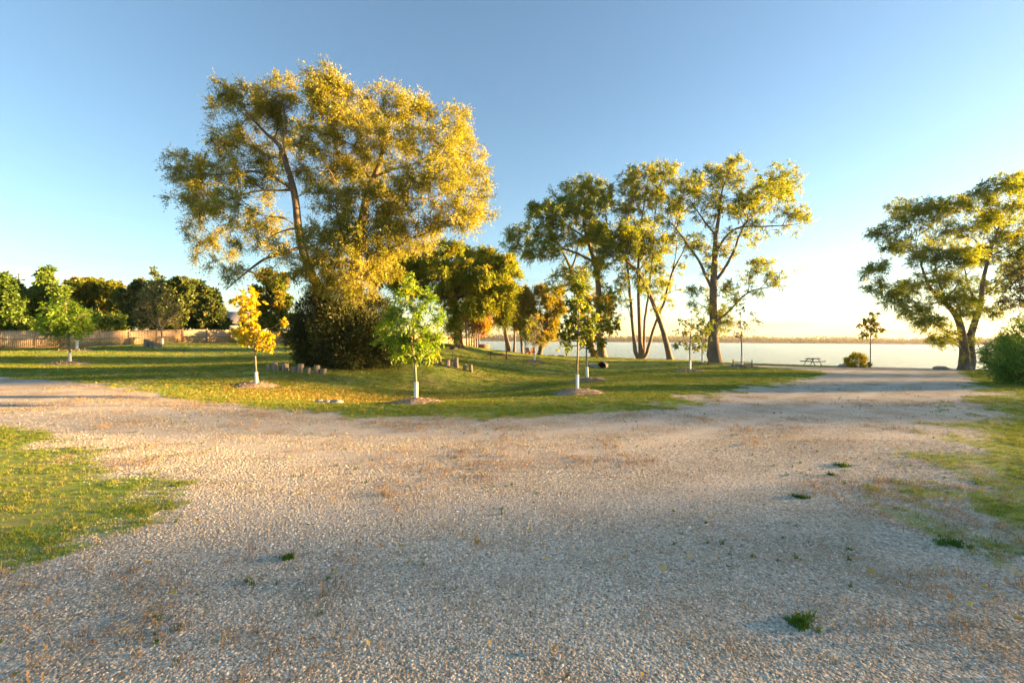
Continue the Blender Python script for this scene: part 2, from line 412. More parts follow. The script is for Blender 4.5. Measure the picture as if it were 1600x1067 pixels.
def ground_mat():
    m, nt, out = mat('lawn_and_gravel'); l = nt.links.new
    tc = N(nt, 'ShaderNodeTexCoord'); at = N(nt, 'ShaderNodeAttribute', attribute_name='grass')
    # gravel
    v1 = N(nt, 'ShaderNodeTexVoronoi', Scale=42.0); v2 = N(nt, 'ShaderNodeTexVoronoi', Scale=17.0)
    for v in (v1, v2): l(tc.outputs['Object'], v.inputs['Vector'])
    bw = N(nt, 'ShaderNodeSeparateColor'); l(v1.outputs['Color'], bw.inputs[0])
    r1 = ramp(nt, [(0.0, (0.26, 0.225, 0.17)), (0.35, (0.41, 0.365, 0.285)), (0.7, (0.52, 0.47, 0.375)), (0.92, (0.60, 0.555, 0.455)), (1.0, (0.70, 0.65, 0.56))])
    l(bw.outputs[0], r1.inputs['Fac'])
    big = N(nt, 'ShaderNodeTexNoise', Scale=0.42, Detail=5.0, Roughness=0.6); l(tc.outputs['Object'], big.inputs['Vector'])
    rb = ramp(nt, [(0.3, (0.72, 0.69, 0.65)), (0.5, (1, 1, 1)), (0.7, (1.13, 1.11, 1.08))]); l(big.outputs['Fac'], rb.inputs['Fac'])
    mul = N(nt, 'ShaderNodeMixRGB', blend_type='MULTIPLY', Fac=1.0); l(r1.outputs[0], mul.inputs['Color1']); l(rb.outputs[0], mul.inputs['Color2'])
    dn = N(nt, 'ShaderNodeTexNoise', Scale=1.1, Detail=8.0, Roughness=0.72); l(tc.outputs['Object'], dn.inputs['Vector'])
    rd = ramp(nt, [(0.47, (0, 0, 0)), (0.68, (0.85, 0.85, 0.85))]); l(dn.outputs['Fac'], rd.inputs['Fac'])
    mixd = N(nt, 'ShaderNodeMixRGB'); mixd.inputs['Color2'].default_value = (0.30, 0.205, 0.11, 1)
    l(rd.outputs[0], mixd.inputs['Fac']); l(mul.outputs[0], mixd.inputs['Color1'])
    tk = N(nt, 'ShaderNodeAttribute', attribute_name='track')
    fn = N(nt, 'ShaderNodeTexNoise', Scale=60.0, Detail=3.0); l(tc.outputs['Object'], fn.inputs['Vector'])
    rf_ = ramp(nt, [(0.3, (0.46, 0.41, 0.335)), (0.7, (0.60, 0.55, 0.46))]); l(fn.outputs['Fac'], rf_.inputs['Fac'])
    tm = N(nt, 'ShaderNodeMath', operation='MULTIPLY'); tm.inputs[1].default_value = 0.75; l(tk.outputs['Fac'], tm.inputs[0])
    mixt = N(nt, 'ShaderNodeMixRGB'); l(tm.outputs[0], mixt.inputs['Fac']); l(mixd.outputs[0], mixt.inputs['Color1']); l(rf_.outputs[0], mixt.inputs['Color2'])
    mixd = mixt
    # lawn
    n1 = N(nt, 'ShaderNodeTexNoise', Scale=0.35, Detail=6.0, Roughness=0.65); l(tc.outputs['Object'], n1.inputs['Vector'])
    n2 = N(nt, 'ShaderNodeTexNoise', Scale=9.0, Detail=6.0, Roughness=0.75); l(tc.outputs['Object'], n2.inputs['Vector'])
    n3 = N(nt, 'ShaderNodeTexNoise', Scale=2.3, Detail=4.0, Roughness=0.7); l(tc.outputs['Object'], n3.inputs['Vector'])
    a1 = N(nt, 'ShaderNodeMath', operation='MULTIPLY_ADD'); a1.inputs[1].default_value = 0.55
    l(n1.outputs['Fac'], a1.inputs[0])
    a2 = N(nt, 'ShaderNodeMath', operation='MULTIPLY_ADD'); a2.inputs[1].default_value = 0.25; l(n3.outputs['Fac'], a2.inputs[0])
    a3 = N(nt, 'ShaderNodeMath', operation='MULTIPLY'); a3.inputs[1].default_value = 0.2; l(n2.outputs['Fac'], a3.inputs[0])
    l(a3.outputs[0], a2.inputs[2]); l(a2.outputs[0], a1.inputs[2])
    rg = ramp(nt, [(0.36, (0.13, 0.22, 0.03)), (0.46, (0.21, 0.285, 0.045)), (0.54, (0.31, 0.30, 0.075)), (0.66, (0.40, 0.31, 0.13))])
    l(a1.outputs[0], rg.inputs['Fac'])
    # edge factor with noise
    e1 = N(nt, 'ShaderNodeMath', operation='MULTIPLY_ADD'); e1.inputs[1].default_value = 0.9; l(n2.outputs['Fac'], e1.inputs[0]); e1.inputs[2].default_value = -0.45
    e2 = N(nt, 'ShaderNodeMath', operation='ADD'); l(at.outputs['Fac'], e2.inputs[0]); l(e1.outputs[0], e2.inputs[1])
    re = ramp(nt, [(0.38, (0, 0, 0)), (0.62, (1, 1, 1))]); l(e2.outputs[0], re.inputs['Fac'])
    mixc = N(nt, 'ShaderNodeMixRGB'); l(re.outputs[0], mixc.inputs['Fac']); l(mixd.outputs[0], mixc.inputs['Color1']); l(rg.outputs[0], mixc.inputs['Color2'])
    # height
    mh = N(nt, 'ShaderNodeMixRGB'); l(re.outputs[0], mh.inputs['Fac'])
    sub = N(nt, 'ShaderNodeMath', operation='SUBTRACT'); sub.inputs[0].default_value = 1.0; l(v1.outputs['Distance'], sub.inputs[1])
    l(sub.outputs[0], mh.inputs['Color1']); l(n2.outputs['Fac'], mh.inputs['Color2'])
    b = N(nt, 'ShaderNodeBump', Strength=0.45, Distance=0.012); l(mh.outputs[0], b.inputs['Height'])
    p = N(nt, 'ShaderNodeBsdfPrincipled', Roughness=0.9); p.inputs['Specular IOR Level'].default_value = 0.2
    l(mixc.outputs[0], p.inputs['Base Color']); l(b.outputs[0], p.inputs['Normal']); l(p.outputs[0], out.inputs['Surface'])
    return m
GROUND = ground_mat()

def sub_ground(name, sel):
    f = gf[sel]; u, inv = np.unique(f, return_inverse=True)
    me = np_mesh(name, gv[u], inv.reshape(-1, 4), (GROUND,), True, {'grass': ('FLOAT', gm[u]), 'track': ('FLOAT', track_mask(gv[u][:, 0], gv[u][:, 1]))})
    return tag(link(name, me), kind='structure')
sub_ground('gravel_drive', fm < .5)
sub_ground('lawn', (fm >= .5))

# water
m, nt, out = mat('lake_water'); l = nt.links.new
tc = N(nt, 'ShaderNodeTexCoord'); mp = N(nt, 'ShaderNodeMapping'); mp.inputs['Scale'].default_value = (0.35, 1.0, 1); mp.inputs['Rotation'].default_value = (0, 0, math.radians(-30))
n1 = N(nt, 'ShaderNodeTexNoise', Scale=0.6, Detail=9.0, Roughness=0.7)
b = N(nt, 'ShaderNodeBump', Strength=0.75, Distance=0.5)
p = N(nt, 'ShaderNodeBsdfPrincipled', Roughness=0.12, IOR=1.33); p.inputs['Base Color'].default_value = (0.10, 0.14, 0.16, 1)
l(tc.outputs['Object'], mp.inputs['Vector']); l(mp.outputs[0], n1.inputs['Vector']); l(n1.outputs['Fac'], b.inputs['Height'])
l(b.outputs[0], p.inputs['Normal']); l(p.outputs[0], out.inputs['Surface'])
WATER = m
tag(link('lake_water', np_mesh('lake_water', [(-1500, -300, -1.15), (5200, -300, -1.15), (5200, 2800, -1.15), (-1500, 2800, -1.15)], [[0, 1, 2, 3]], (WATER,))), kind='structure')

# ------------------------------------------------------------------ foliage tools
def leaf_geo(pos, dirs, Ln, Wd, fold=0.25, rng=RNG, nrm=None):
    n = len(pos)
    d = dirs / (np.linalg.norm(dirs, axis=1)[:, None] + 1e-9)
    r = rng.normal(size=(n, 3)) if nrm is None else nrm + rng.normal(size=(n, 3)) * .5
    s = np.cross(d, r); s /= np.linalg.norm(s, axis=1)[:, None] + 1e-9
    nn = np.cross(s, d)
    Ln = np.broadcast_to(Ln, (n,))[:, None]; Wd = np.broadcast_to(Wd, (n,))[:, None]
    V = np.empty((n, 4, 3))
    V[:, 0] = pos
    V[:, 1] = pos + d*Ln*.42 + s*Wd*.5 + nn*Wd*fold
    V[:, 2] = pos + d*Ln
    V[:, 3] = pos + d*Ln*.42 - s*Wd*.5 + nn*Wd*fold
    return V.reshape(-1, 3)

def leaf_mesh(name, V, tone, material):
    n = len(V) // 4
    return np_mesh(name, V, np.arange(n*4).reshape(n, 4), (material,), False, {'tone': ('FLOAT', np.repeat(tone, 4).astype(np.float32))})

def resample(pl, step):
    pl = np.asarray(pl, float)
    # Catmull-Rom through the given points
    p = np.vstack([2*pl[0]-pl[1], pl, 2*pl[-1]-pl[-2]])
    out = []
    for i in range(1, len(p)-2):
        n = max(2, int(np.linalg.norm(p[i+1][:3]-p[i][:3]) / step))
        t = np.linspace(0, 1, n, endpoint=False)[:, None]
        out.append(.5*((2*p[i]) + (-p[i-1]+p[i+1])*t + (2*p[i-1]-5*p[i]+4*p[i+1]-p[i+2])*t**2 + (-p[i-1]+3*p[i]-3*p[i+1]+p[i+2])*t**3))
    out.append(pl[-1][None])
    return np.vstack(out)

def skeleton(limbs, attr, rng, bf=0.35, step=0.45, tip_r=0.010, jit=0.10):
    """limbs: list of (k,4) xyz+radius; attr: (n,3). returns nodes, parent, radius, is-twig end flags"""
    pos = []; par = []; rad = []; path = []
    for li, lb in enumerate(limbs):
        r = resample(lb, step)
        r[:, 3] = np.maximum(r[:, 3], .006)
        if li > 0: r[1:-1, :3] += rng.normal(size=(len(r)-2, 3)) * jit * .35
        if li == 0: prev = -1
        else:
            prev = int(np.argmin(np.linalg.norm(np.array(pos) - r[0, :3], axis=1))); r = r[1:] if len(r) > 2 else r
        for q in r:
            pos.append(q[:3].copy()); par.append(prev); rad.append(q[3])
            path.append(0 if prev < 0 else path[prev] + np.linalg.norm(pos[-1]-pos[prev]))
            prev = len(pos)-1
    nl = len(pos)
    A = np.array(attr); n = len(A)
    cap = nl + n * 7
    PP = np.zeros((cap, 3)); PP[:nl] = pos; PL = np.zeros(cap); PL[:nl] = path
    PA = np.full(cap, -1); PA[:nl] = par; cnt = nl
    st = max(0, int(.25*0))
    D = np.linalg.norm(A[:, None] - PP[None, :nl], axis=2) + bf * PL[None, :nl]
    # keep the lower bole clear
    best = D.min(1); bi = D.argmin(1); done = np.zeros(n, bool); tips = np.zeros(cap, bool)
    for _ in range(n):
        k = int(np.argmin(np.where(done, 1e9, best)))
        done[k] = True
        a = PP[bi[k]]; d = np.linalg.norm(A[k]-a); m_ = min(6, int(d/.55)); prev = bi[k]; new = []
        for q in range(1, m_+2):
            t = q/(m_+1)
            p_ = a*(1-t) + A[k]*t
            if q <= m_: p_ = p_ + rng.normal(size=3)*jit*min(1, d) + np.array([0, 0, .12*d*math.sin(math.pi*t)])
            PP[cnt] = p_; PL[cnt] = PL[prev] + np.linalg.norm(p_-PP[prev]); PA[cnt] = prev; prev = cnt; new.append(cnt); cnt += 1
        tips[prev] = True
        Dn = np.linalg.norm(A[:, None] - PP[None, new], axis=2) + bf*PL[None, new]
        mn = Dn.min(1); upd = mn < best
        best = np.where(upd, mn, best); bi = np.where(upd, np.array(new)[Dn.argmin(1)], bi)
    PP = PP[:cnt]; PA = PA[:cnt]; tips = tips[:cnt]
    w = np.zeros(cnt); w[nl:] = tips[nl:]
    for i in range(cnt-1, 0, -1):
        if PA[i] >= 0: w[PA[i]] += w[i]
    R = np.zeros(cnt); R[:nl] = rad
    R[nl:] = tip_r * np.maximum(w[nl:], 1) ** .44
    for i in range(nl, cnt):
        R[i] = min(R[i], R[PA[i]] * .85)
    return PP, PA, np.maximum(R, .004), tips, nl

def branch_mesh(name, PP, PA, R, nl, material, big=10):
    cnt = len(PP)
    child = [[] for _ in range(cnt)]
    for i in range(cnt):
        if PA[i] >= 0: child[PA[i]].append(i)
    V = []; Fq = []; n0 = 0
    starts = [i for i in range(cnt) if PA[i] < 0]
    stack = [(s_, -1) for s_ in starts]
    while stack:
        s_, pr = stack.pop()
        ch = [s_]; 
        while child[ch[-1]]:
            cs = sorted(child[ch[-1]], key=lambda c: -R[c])
            for c in cs[1:]: stack.append((c, ch[-1]))
            ch.append(cs[0])
        idx = ([pr] if pr >= 0 else []) + ch
        if len(idx) < 2: continue
        pts = PP[idx]; rr = R[idx].copy()
        if pr >= 0: rr[0] = min(rr[0], rr[1]*1.35)
        mx_ = rr.max()
        k = big if mx_ > .12 else (7 if mx_ > .05 else (5 if mx_ > .018 else 3))
        if len(pts) > 3:
            pts = pts.copy(); pts[1:-1] = pts[1:-1]*.5 + (pts[:-2]+pts[2:])*.25
        v, f = tube_geo(pts, rr, k)
        V.append(v); Fq.append(f + n0); n0 += len(v)
    return np_mesh(name, np.vstack(V), np.vstack(Fq), (material,), True)

def ell_points(c, r, n, rng, shell=0.35):
    d = rng.normal(size=(n, 3)); d /= np.linalg.norm(d, axis=1)[:, None]
    return np.array(c) + d * np.array(r) * (rng.random((n, 1)) ** shell)

LEAFX = 1.9
NLEAF = []
ATX = 1.5
def make_tree(name, label, base, limbs, clumps, Y, leaf, bark, seed, per=55, ll=(0.13, 0.22), lw=0.30, sigma=0.30, droop=0.35,
              dens=1.0, cat='tree', group=None, flare=1.5, depth=0.8, bf=0.35, tip_r=0.010, tone=(0.5, 0.25), attr_n=None, conv=None, dspread=None, along=0.0, shrink=1.0):
    """limbs: pixel polylines [(px,py,dY,r)]; first is the trunk, starting at base. clumps: (px,py,rx,ry[,dY[,density]])"""
    rng = np.random.default_rng(seed)
    T = conv or (lambda x, y: (x, y))
    k = F_PX / Y
    W = []
    for li, lb in enumerate(limbs):
        pts = []
        for (x, y, dy, r) in lb:
            x, y = T(x, y); p_ = P(x, y, Y+dy); pts.append((*p_, r*(.9 if li == 0 else .8)))
        W.append(np.array(pts, float))
    tb = W[0]
    g = gz(tb[0, 0], tb[0, 1])
    tb[0, 2] = g - .12
    # root flare
    r0 = tb[0, 3]
    first = tb[0].copy(); first[3] = r0*flare
    second = tb[0] + (tb[1]-tb[0]) * min(.5, .45/max(.5, np.linalg.norm(tb[1, :3]-tb[0, :3]))); second[3] = r0*1.05
    W[0] = np.vstack([first, second, tb[1:]])
    for i in range(1, len(W)):
        if W[i][0, 2] < g + .45:              # extra stems that start from the ground
            W[i][0, 2] = gz(W[i][0, 0], W[i][0, 1]) - .12
    at = []
    xs = [T(c[0], c[1])[0] for c in clumps]
    mid = (min(xs)+max(xs))/2; half = max(1, (max(xs)-min(xs))/2)
    for c in clumps:
        x, y = T(c[0], c[1]); sx_ = (T(1, 0)[0]-T(0, 0)[0]) if conv else 1.0
        rx, ry = c[2]*sx_/k*shrink, c[3]*sx_/k*shrink
        dmax = (dspread if dspread is not None else half/k*depth) * math.sqrt(max(.08, 1-((x-mid)/half)**2))
        dY = c[4] if len(c) > 4 and c[4] is not None else rng.uniform(-dmax, dmax)
        de = c[5] if len(c) > 5 else 1.0
        cen = P(x, y, Y+dY); sc = (Y+dY)/Y
        n = max(3, int(dens*de*ATX*14.3*(rx*ry)**.75))
        at.append(ell_points(cen, (rx*sc*1.1, (rx+ry)/2*sc*1.2, ry*sc*1.12), n, rng, .42))
    if along:
        for li, lb in enumerate(W):
            rs = resample(lb, .3)[:, :3]
            if li == 0: rs = rs[int(len(rs)*.42):]
            elif lb[0, 2] < g+.5: rs = rs[int(len(rs)*.4):]
            else: rs = rs[int(len(rs)*.2):]
            m_ = int(len(rs)*.3*along)
            if m_: at.append(rs[rng.integers(0, len(rs), m_)] + np.clip(rng.normal(size=(m_, 3)), -1.5, 1.5)*np.array([.75, .75, .6]))
    A = np.vstack(at)
    lowest = g + .25
    A = A[A[:, 2] > lowest]
    PP, PA, R, tips, nl = skeleton(W, A, rng, bf=bf, tip_r=tip_r)
    root = empty(name, (float(tb[0, 0]), float(tb[0, 1]), g))
    off = np.array(root.location)
    link('trunk', branch_mesh('trunk', PP-off, PA, R, nl, bark), root)
    ti = np.where(tips)[0]
    npt = 9                                             # leaves on one twig
    tw = np.repeat(ti, rng.poisson(per*LEAFX/npt, len(ti)))
    par = PP[PA[tw]]
    out = PP[tw]-par; out /= np.linalg.norm(out, axis=1)[:, None]+1e-9
    t = rng.random((len(tw), 1))**.6
    st = PP[tw]*t + par*(1-t)
    td = out*.65 + rng.normal(size=(len(tw), 3))*.62 + np.array([0, 0, .12-droop*.5]); td /= np.linalg.norm(td, axis=1)[:, None]
    tl = rng.uniform(.9, 2.3, len(tw))*sigma
    q = (np.arange(npt)[None]+rng.random((len(tw), npt)))/npt
    q = .1+.9*q
    pos = (st[:, None] + td[:, None]*(tl[:, None]*q)[..., None] + np.array([0, 0, -1.])*((tl[:, None]*q**2)*droop*.55)[..., None]).reshape(-1, 3)
    pos = pos + rng.normal(size=pos.shape)*sigma*.09
    n = len(pos)
    d = np.repeat(td, npt, 0)*.7 + rng.normal(size=(n, 3))*.5 + np.array([0, 0, -droop*.35])
    Ln = rng.uniform(ll[0], ll[1], n)*(1.0 if lw > .45 else .95)
    NLEAF.append((len(A), n))
    Vv = leaf_geo(pos-off, d, Ln, Ln*lw, rng=rng)
    tt = rng.normal(tone[0], tone[1]*.45, n) + np.repeat(rng.normal(0, tone[1]*.35, len(tw)), npt)
    tn = np.zeros(len(PP)); tn[ti] = rng.normal(0, tone[1]*.6, len(ti)); tt += np.repeat(tn[tw], npt)
    ok = pos[:, 2] > g + .12
    # twigs as slim ribbons
    e = st + td*tl[:, None] + np.array([0, 0, -1.])*(tl*droop*.5)[:, None]
    sd_ = np.cross(td, rng.normal(size=td.shape)); sd_ /= np.linalg.norm(sd_, axis=1)[:, None]+1e-9; w_ = max(.0035, .00018*Y)
    RV = np.stack([st-sd_*w_, st+sd_*w_, e+sd_*w_*.4, e-sd_*w_*.4], 1).reshape(-1, 3)-off
    link('twigs', np_mesh('twigs', RV, np.arange(len(RV)).reshape(-1, 4), (bark,)), root)['kind'] = 'stuff'
    Vv = Vv.reshape(-1, 4, 3)[ok].reshape(-1, 3); tt = tt[ok]
    link('crown', leaf_mesh('crown', Vv, np.clip(tt, 0, 1), leaf), root)
    tag(root, label, cat, group)
    return root, len(tt)

def make_bush(name, label, lobes, base, leaf, bark, seed, n=9000, ll=(.12, .2), lw=.4, up=.4, cat='shrub', group=None, stems=7, rough=.35, tone=(.45, .25)):
    """lobes: list of (center xyz, radii xyz) in world metres; base xyz"""
    rng = np.random.default_rng(seed)
    root = empty(name, tuple(base)); off = np.array(base, float)
    vol = np.array([(r[0]*r[1]+r[0]*r[2]+r[1]*r[2]) for c, r in lobes]); share = vol/vol.sum()
    PS = []; DS = []; TT = []
    mb = MB()
    for (c, r), s_ in zip(lobes, share):
        m_ = int(n*s_); c = np.array(c); r = np.array(r)
        # sub-clumps on the surface give an uneven outline
        nc = max(6, int(m_/90)); cd = rng.normal(size=(nc, 3)); cd /= np.linalg.norm(cd, axis=1)[:, None]
        cc = c + cd*r*rng.uniform(.62, 1.02, (nc, 1))
        ci = rng.integers(0, nc, m_)
        ps = cc[ci] + rng.normal(size=(m_, 3))*r.mean()*rough*.55
        PS.append(ps); dd = (ps-c)/r; dd /= np.linalg.norm(dd, axis=1)[:, None]+1e-9
        DS.append(dd + rng.normal(size=(m_, 3))*.5 + np.array([0, 0, up])); TT.append(rng.normal(tone[0], tone[1]*.6, m_) + rng.normal(0, tone[1]*.8, nc)[ci])
        for _ in range(stems):
            e = c + rng.normal(size=3)*r*.4
            a = off + np.array([*rng.normal(size=2)*.12*r[:2].mean(), -.1]); q = (a+e)/2 + rng.normal(size=3)*.1
            mb.tube(resample(np.array([a, q, e]), .4)-off, np.linspace(.05, .012, len(resample(np.array([a, q, e]), .4))), 5, False)
    ps = np.vstack(PS); d = np.vstack(DS); tt = np.concatenate(TT)
    ok = ps[:, 2] > base[2]+.02
    ps = ps[ok]; d = d[ok]; tt = tt[ok]
    Ln = rng.uniform(ll[0], ll[1], len(ps))
    mb.build('stem', bark, root, True)
    link('foliage', leaf_mesh('foliage', leaf_geo(ps-off, d, Ln, Ln*lw, rng=rng), np.clip(tt, 0, 1), leaf), root)
    tag(root, label, cat, group)
    return root

def make_conifer(name, label, base, h, r, leaf, bark, seed, n=3500, cat='tree', group=None, whorls=14):
    rng = np.random.default_rng(seed)
    root = empty(name, tuple(base))
    mb = MB(); mb.tube(np.array([(0, 0, -.1), (0, 0, h*.5), (0, 0, h)]), [h*.018, h*.01, .004], 7, False)
    PS = []; DS = []
    for i in range(whorls):
        z = h*(.06+.9*i/whorls); rr = r*(1-(z/h))**.8*rng.uniform(.8, 1.1)
        for a in rng.uniform(0, 6.28, 7):
            e = np.array([math.cos(a)*rr, math.sin(a)*rr, z+rr*.12])
            mb.tube(np.array([(0, 0, z), e*np.array([.5, .5, 1]) + (0, 0, -.02), e]), [.012, .008, .004], 3, False)
            m_ = max(6, int(n/(whorls*7)*(.4+rr/r)))
            t = rng.random((m_, 1))**.6
            PS.append(np.array([0, 0, z])*(1-t) + e*t + rng.normal(size=(m_, 3))*.05)
            DS.append(np.array([math.cos(a), math.sin(a), .15]) + rng.normal(size=(m_, 3))*.5)
    ps = np.vstack(PS); d = np.vstack(DS); Ln = rng.uniform(.10, .18, len(ps))*max(.7, h/3)
    mb.build('trunk', bark, root, True)
    link('foliage', leaf_mesh('foliage', leaf_geo(ps, d, Ln, Ln*.22, rng=rng), np.clip(rng.normal(.4, .25, len(ps)), 0, 1), leaf), root)
    return tag(root, label, cat, group)
# ------------------------------------------------------------------ big trees
z6 = lambda x, y: (240 + x/2.223, 80 + y/2.223)
z7 = lambda x, y: (780 + x/2.885, 230 + y/2.885)
z5 = lambda x, y: (1300 + x/2.667, 240 + y/2.667)
zB = lambda x, y: (640 + x/4.85, 360 + y/4.85)

make_tree('willow_tree', 'huge spreading willow with golden crown rising behind the dark cedar shrub', None, [
    [(690, 1098, 1.2, .55), (680, 960, 1.0, .48), (690, 860, .6, .42), (700, 760, .2, .36), (722, 610, 0, .28), (745, 480, 0, .22), (785, 400, 0, .16), (800, 320, .3, .10), (820, 210, .5, .04)],
    [(680, 960, 1.0, .40), (600, 860, .3, .33), (540, 760, -.3, .30), (515, 680, -.5, .28), (500, 580, -.6, .25), (485, 480, -.6, .22), (465, 400, -.5, .18), (440, 330, -.4, .15), (395, 290, -.2, .11), (335, 225, 0, .07), (300, 180, .2, .03)],
    [(465, 400, -.5, .13), (455, 320, -.8, .10), (460, 230, -1, .06), (430, 120, -1, .03)],
    [(482, 470, -.6, .13), (430, 450, -.9, .11), (370, 415, -1.2, .09), (290, 420, -1.4, .07), (200, 430, -1.5, .05), (100, 440, -1.5, .02)],
    [(480, 490, -.6, .09), (380, 480, -1.0, .07), (300, 500, -1.2, .05), (220, 530, -1.2, .02)],
    [(515, 690, -.5, .12), (430, 705, -1.2, .10), (380, 722, -1.7, .085), (320, 770, -2.2, .06), (250, 830, -2.6, .025)],
    [(502, 610, -.6, .06), (430, 630, -.2, .045), (370, 670, .4, .02)],
    [(745, 480, 0, .15), (690, 420, .4, .13), (650, 380, .6, .11), (620, 290, .8, .08), (600, 200, .8, .05), (590, 100, .9, .02)],
    [(760, 445, 0, .11), (830, 410, -.4, .09), (890, 400, -.8, .07), (1000, 330, -1.2, .05), (1060, 240, -1.4, .02)],
    [(745, 480, 0, .12), (850, 505, .5, .09), (940, 515, .9, .07), (1040, 480, 1.2, .05), (1130, 420, 1.4, .02)],
    [(700, 760, .2, .13), (820, 690, -1.2, .10), (930, 640, -1.8, .06), (1040, 600, -2, .03)],
    [(690, 860, .6, .12), (640, 720, -1.8, .09), (660, 600, -2.6, .05)]],
    [(120, 420, 70, 60), (200, 390, 90, 50), (150, 500, 90, 60), (250, 540, 90, 60, None, .8), (170, 620, 80, 50, None, .6), (180, 700, 80, 50, None, .5), (260, 760, 90, 40, None, .45), (330, 620, 100, 70, None, .8), (390, 560, 70, 70, None, .7), (420, 690, 60, 40, None, .6),
     (275, 140, 55, 50), (340, 200, 70, 60), (425, 135, 55, 55), (430, 220, 65, 60), (310, 290, 90, 45), (240, 325, 55, 35), (395, 370, 80, 45), (225, 200, 30, 30, None, .6), (480, 290, 40, 60, None, .7), (330, 440, 90, 40, None, .8),
     (585, 95, 55, 55), (610, 180, 80, 60), (640, 270, 80, 70), (555, 310, 65, 65), (540, 420, 60, 55, None, .8), (560, 160, 40, 50, None, .7), (650, 120, 40, 40, None, .7),
     (720, 220, 75, 75), (830, 180, 80, 60), (900, 210, 65, 60), (780, 310, 95, 70), (900, 320, 95, 70), (1010, 310, 65, 60), (1060, 250, 60, 60), (1080, 380, 75, 75), (1000, 450, 95, 70), (1120, 500, 60, 60, None, .45), (1060, 570, 100, 55), (1150, 420, 40, 60, None, .3), (1160, 570, 50, 50, None, .3),
     (640, 520, 100, 70, -2.2), (760, 500, 95, 70, -2), (860, 580, 95, 70, -2), (690, 620, 110, 70, -3), (590, 650, 90, 70, -2.6), (800, 660, 100, 60, -2.5), (560, 760, 80, 80, -1.8), (680, 740, 90, 70, -3), (780, 760, 80, 50, -2), (930, 640, 80, 50, -1.5), (720, 400, 90, 60), (640, 400, 60, 60), (870, 450, 80, 60), (690, 830, 70, 35, -3, .7)],
    26.0, LEAF_WILLOW, BARK_WILLOW, 11, along=1.5, per=108, ll=(.10, .17), conv=z6, sigma=.34, droop=.4, depth=.62, tone=(.58, .3))

make_tree('willow_tree', 'drooping green willow with a long low horizontal limb beside the charcoal grill', None, [
    [(370, 878, 0, .50), (367, 720, 0, .42), (352, 620, 0, .36), (340, 520, 0, .30), (400, 360, 0, .2), (450, 230, .3, .08)],
    [(342, 540, 0, .24), (400, 490, -.8, .20), (470, 480, -1.2, .16), (600, 440, -1.6, .08), (720, 400, -1.8, .03)],
    [(342, 530, 0, .24), (250, 505, -1.2, .2), (120, 520, -2.4, .16), (30, 480, -3, .06)],
    [(345, 500, 0, .16), (250, 350, .6, .12), (150, 220, 1, .05)],
    [(400, 360, 0, .15), (560, 280, 1, .1), (700, 230, 1.4, .04)]],
    [(290, 140, 140, 60), (130, 220, 120, 70), (440, 170, 130, 60), (590, 200, 110, 60), (700, 220, 95, 60), (760, 300, 70, 80), (450, 290, 160, 80, -2.5), (640, 330, 110, 80, -2), (250, 300, 140, 80, -3), (90, 330, 100, 70, -2.5),
     (650, 440, 100, 80, -2), (720, 540, 80, 80, -1.5), (700, 640, 70, 60, -1.5), (560, 480, 80, 70), (430, 430, 120, 60, 1), (300, 420, 110, 60, 2), (330, 580, 60, 60, -.8, .7), (300, 680, 50, 70, -.8, .7), (350, 760, 40, 60, -.8, .6), (220, 470, 80, 50, 1.5), (520, 600, 60, 50, 1.5, .6), (0, 230, 110, 80, -3), (-120, 280, 110, 80, -3), (-60, 380, 110, 70, -3), (60, 440, 90, 60, -3), (600, 560, 70, 60, -2.5), (480, 560, 80, 50, -2.5), (760, 420, 60, 70, -2), (-180, 200, 90, 60, -2), (-250, 330, 80, 70, -2), (560, 380, 100, 60, -3)],
    46.0, LEAF_WILLOW2, BARK_DARK, 12, along=1.0, per=85, ll=(.2, .34), conv=zB, sigma=.42, droop=.7, depth=.6, tone=(.62, .25))

make_tree('willow_tree', 'tall willow with broad green crown and thick red-lit trunk at the bank', None, [
    [(466, 948, 0, .62), (452, 830, 0, .50), (450, 700, 0, .44), (445, 600, 0, .38), (430, 520, 0, .32), (400, 420, .2, .24), (380, 330, .3, .16), (390, 220, .4, .06)],
    [(445, 600, 0, .20), (470, 490, -.5, .16), (485, 360, -.6, .1), (470, 240, -.8, .04)],
    [(450, 680, 0, .16), (520, 655, -.5, .12), (555, 640, -.6, .04)],
    [(430, 520, 0, .22), (330, 470, -.5, .16), (220, 460, -1, .1), (110, 520, -1.4, .04)],
    [(400, 420, .2, .16), (300, 350, 1, .1), (190, 310, 1.5, .04)]],
    [(380, 190, 95, 55), (300, 250, 100, 75), (460, 220, 60, 70), (210, 310, 80, 60), (380, 310, 110, 65), (260, 410, 110, 65), (110, 390, 80, 45, None, .8), (410, 400, 80, 55), (455, 540, 50, 50, None, .8), (480, 680, 45, 40), (490, 780, 40, 45, None, .8), (160, 285, 35, 30), (80, 450, 70, 45, None, .7), (180, 470, 90, 40), (60, 400, 40, 30, None, .5), (400, 170, 30, 30)],
    57.0, LEAF_WILLOW2, BARK_WILLOW, 13, along=3.0, per=44, ll=(.2, .34), conv=z7, sigma=.40, depth=.6)

make_tree('willow_tree', 'orange-tinged tree with forked dark trunk between two staked maples and the lake', None, [
    [(428, 940, 0, .45), (415, 880, 0, .38), (370, 720, 0, .30), (325, 560, 0, .24), (310, 520, 0, .2), (270, 440, 0, .06)],
    [(325, 560, 0, .2), (350, 480, .3, .14), (360, 400, .3, .05)],
    [(325, 570, 0, .15), (280, 560, -.4, .1), (200, 600, -.6, .04)]],
    [(330, 600, 50, 45), (370, 570, 40, 35), (385, 650, 45, 45), (290, 560, 50, 30, None, .7), (250, 620, 45, 40, None, .6), (400, 720, 40, 40, None, .6)],
    60.0, LEAF_MAPLE, BARK_DARK, 14, per=34, ll=(.2, .34), conv=z7, sigma=.4, tone=(.5, .3))

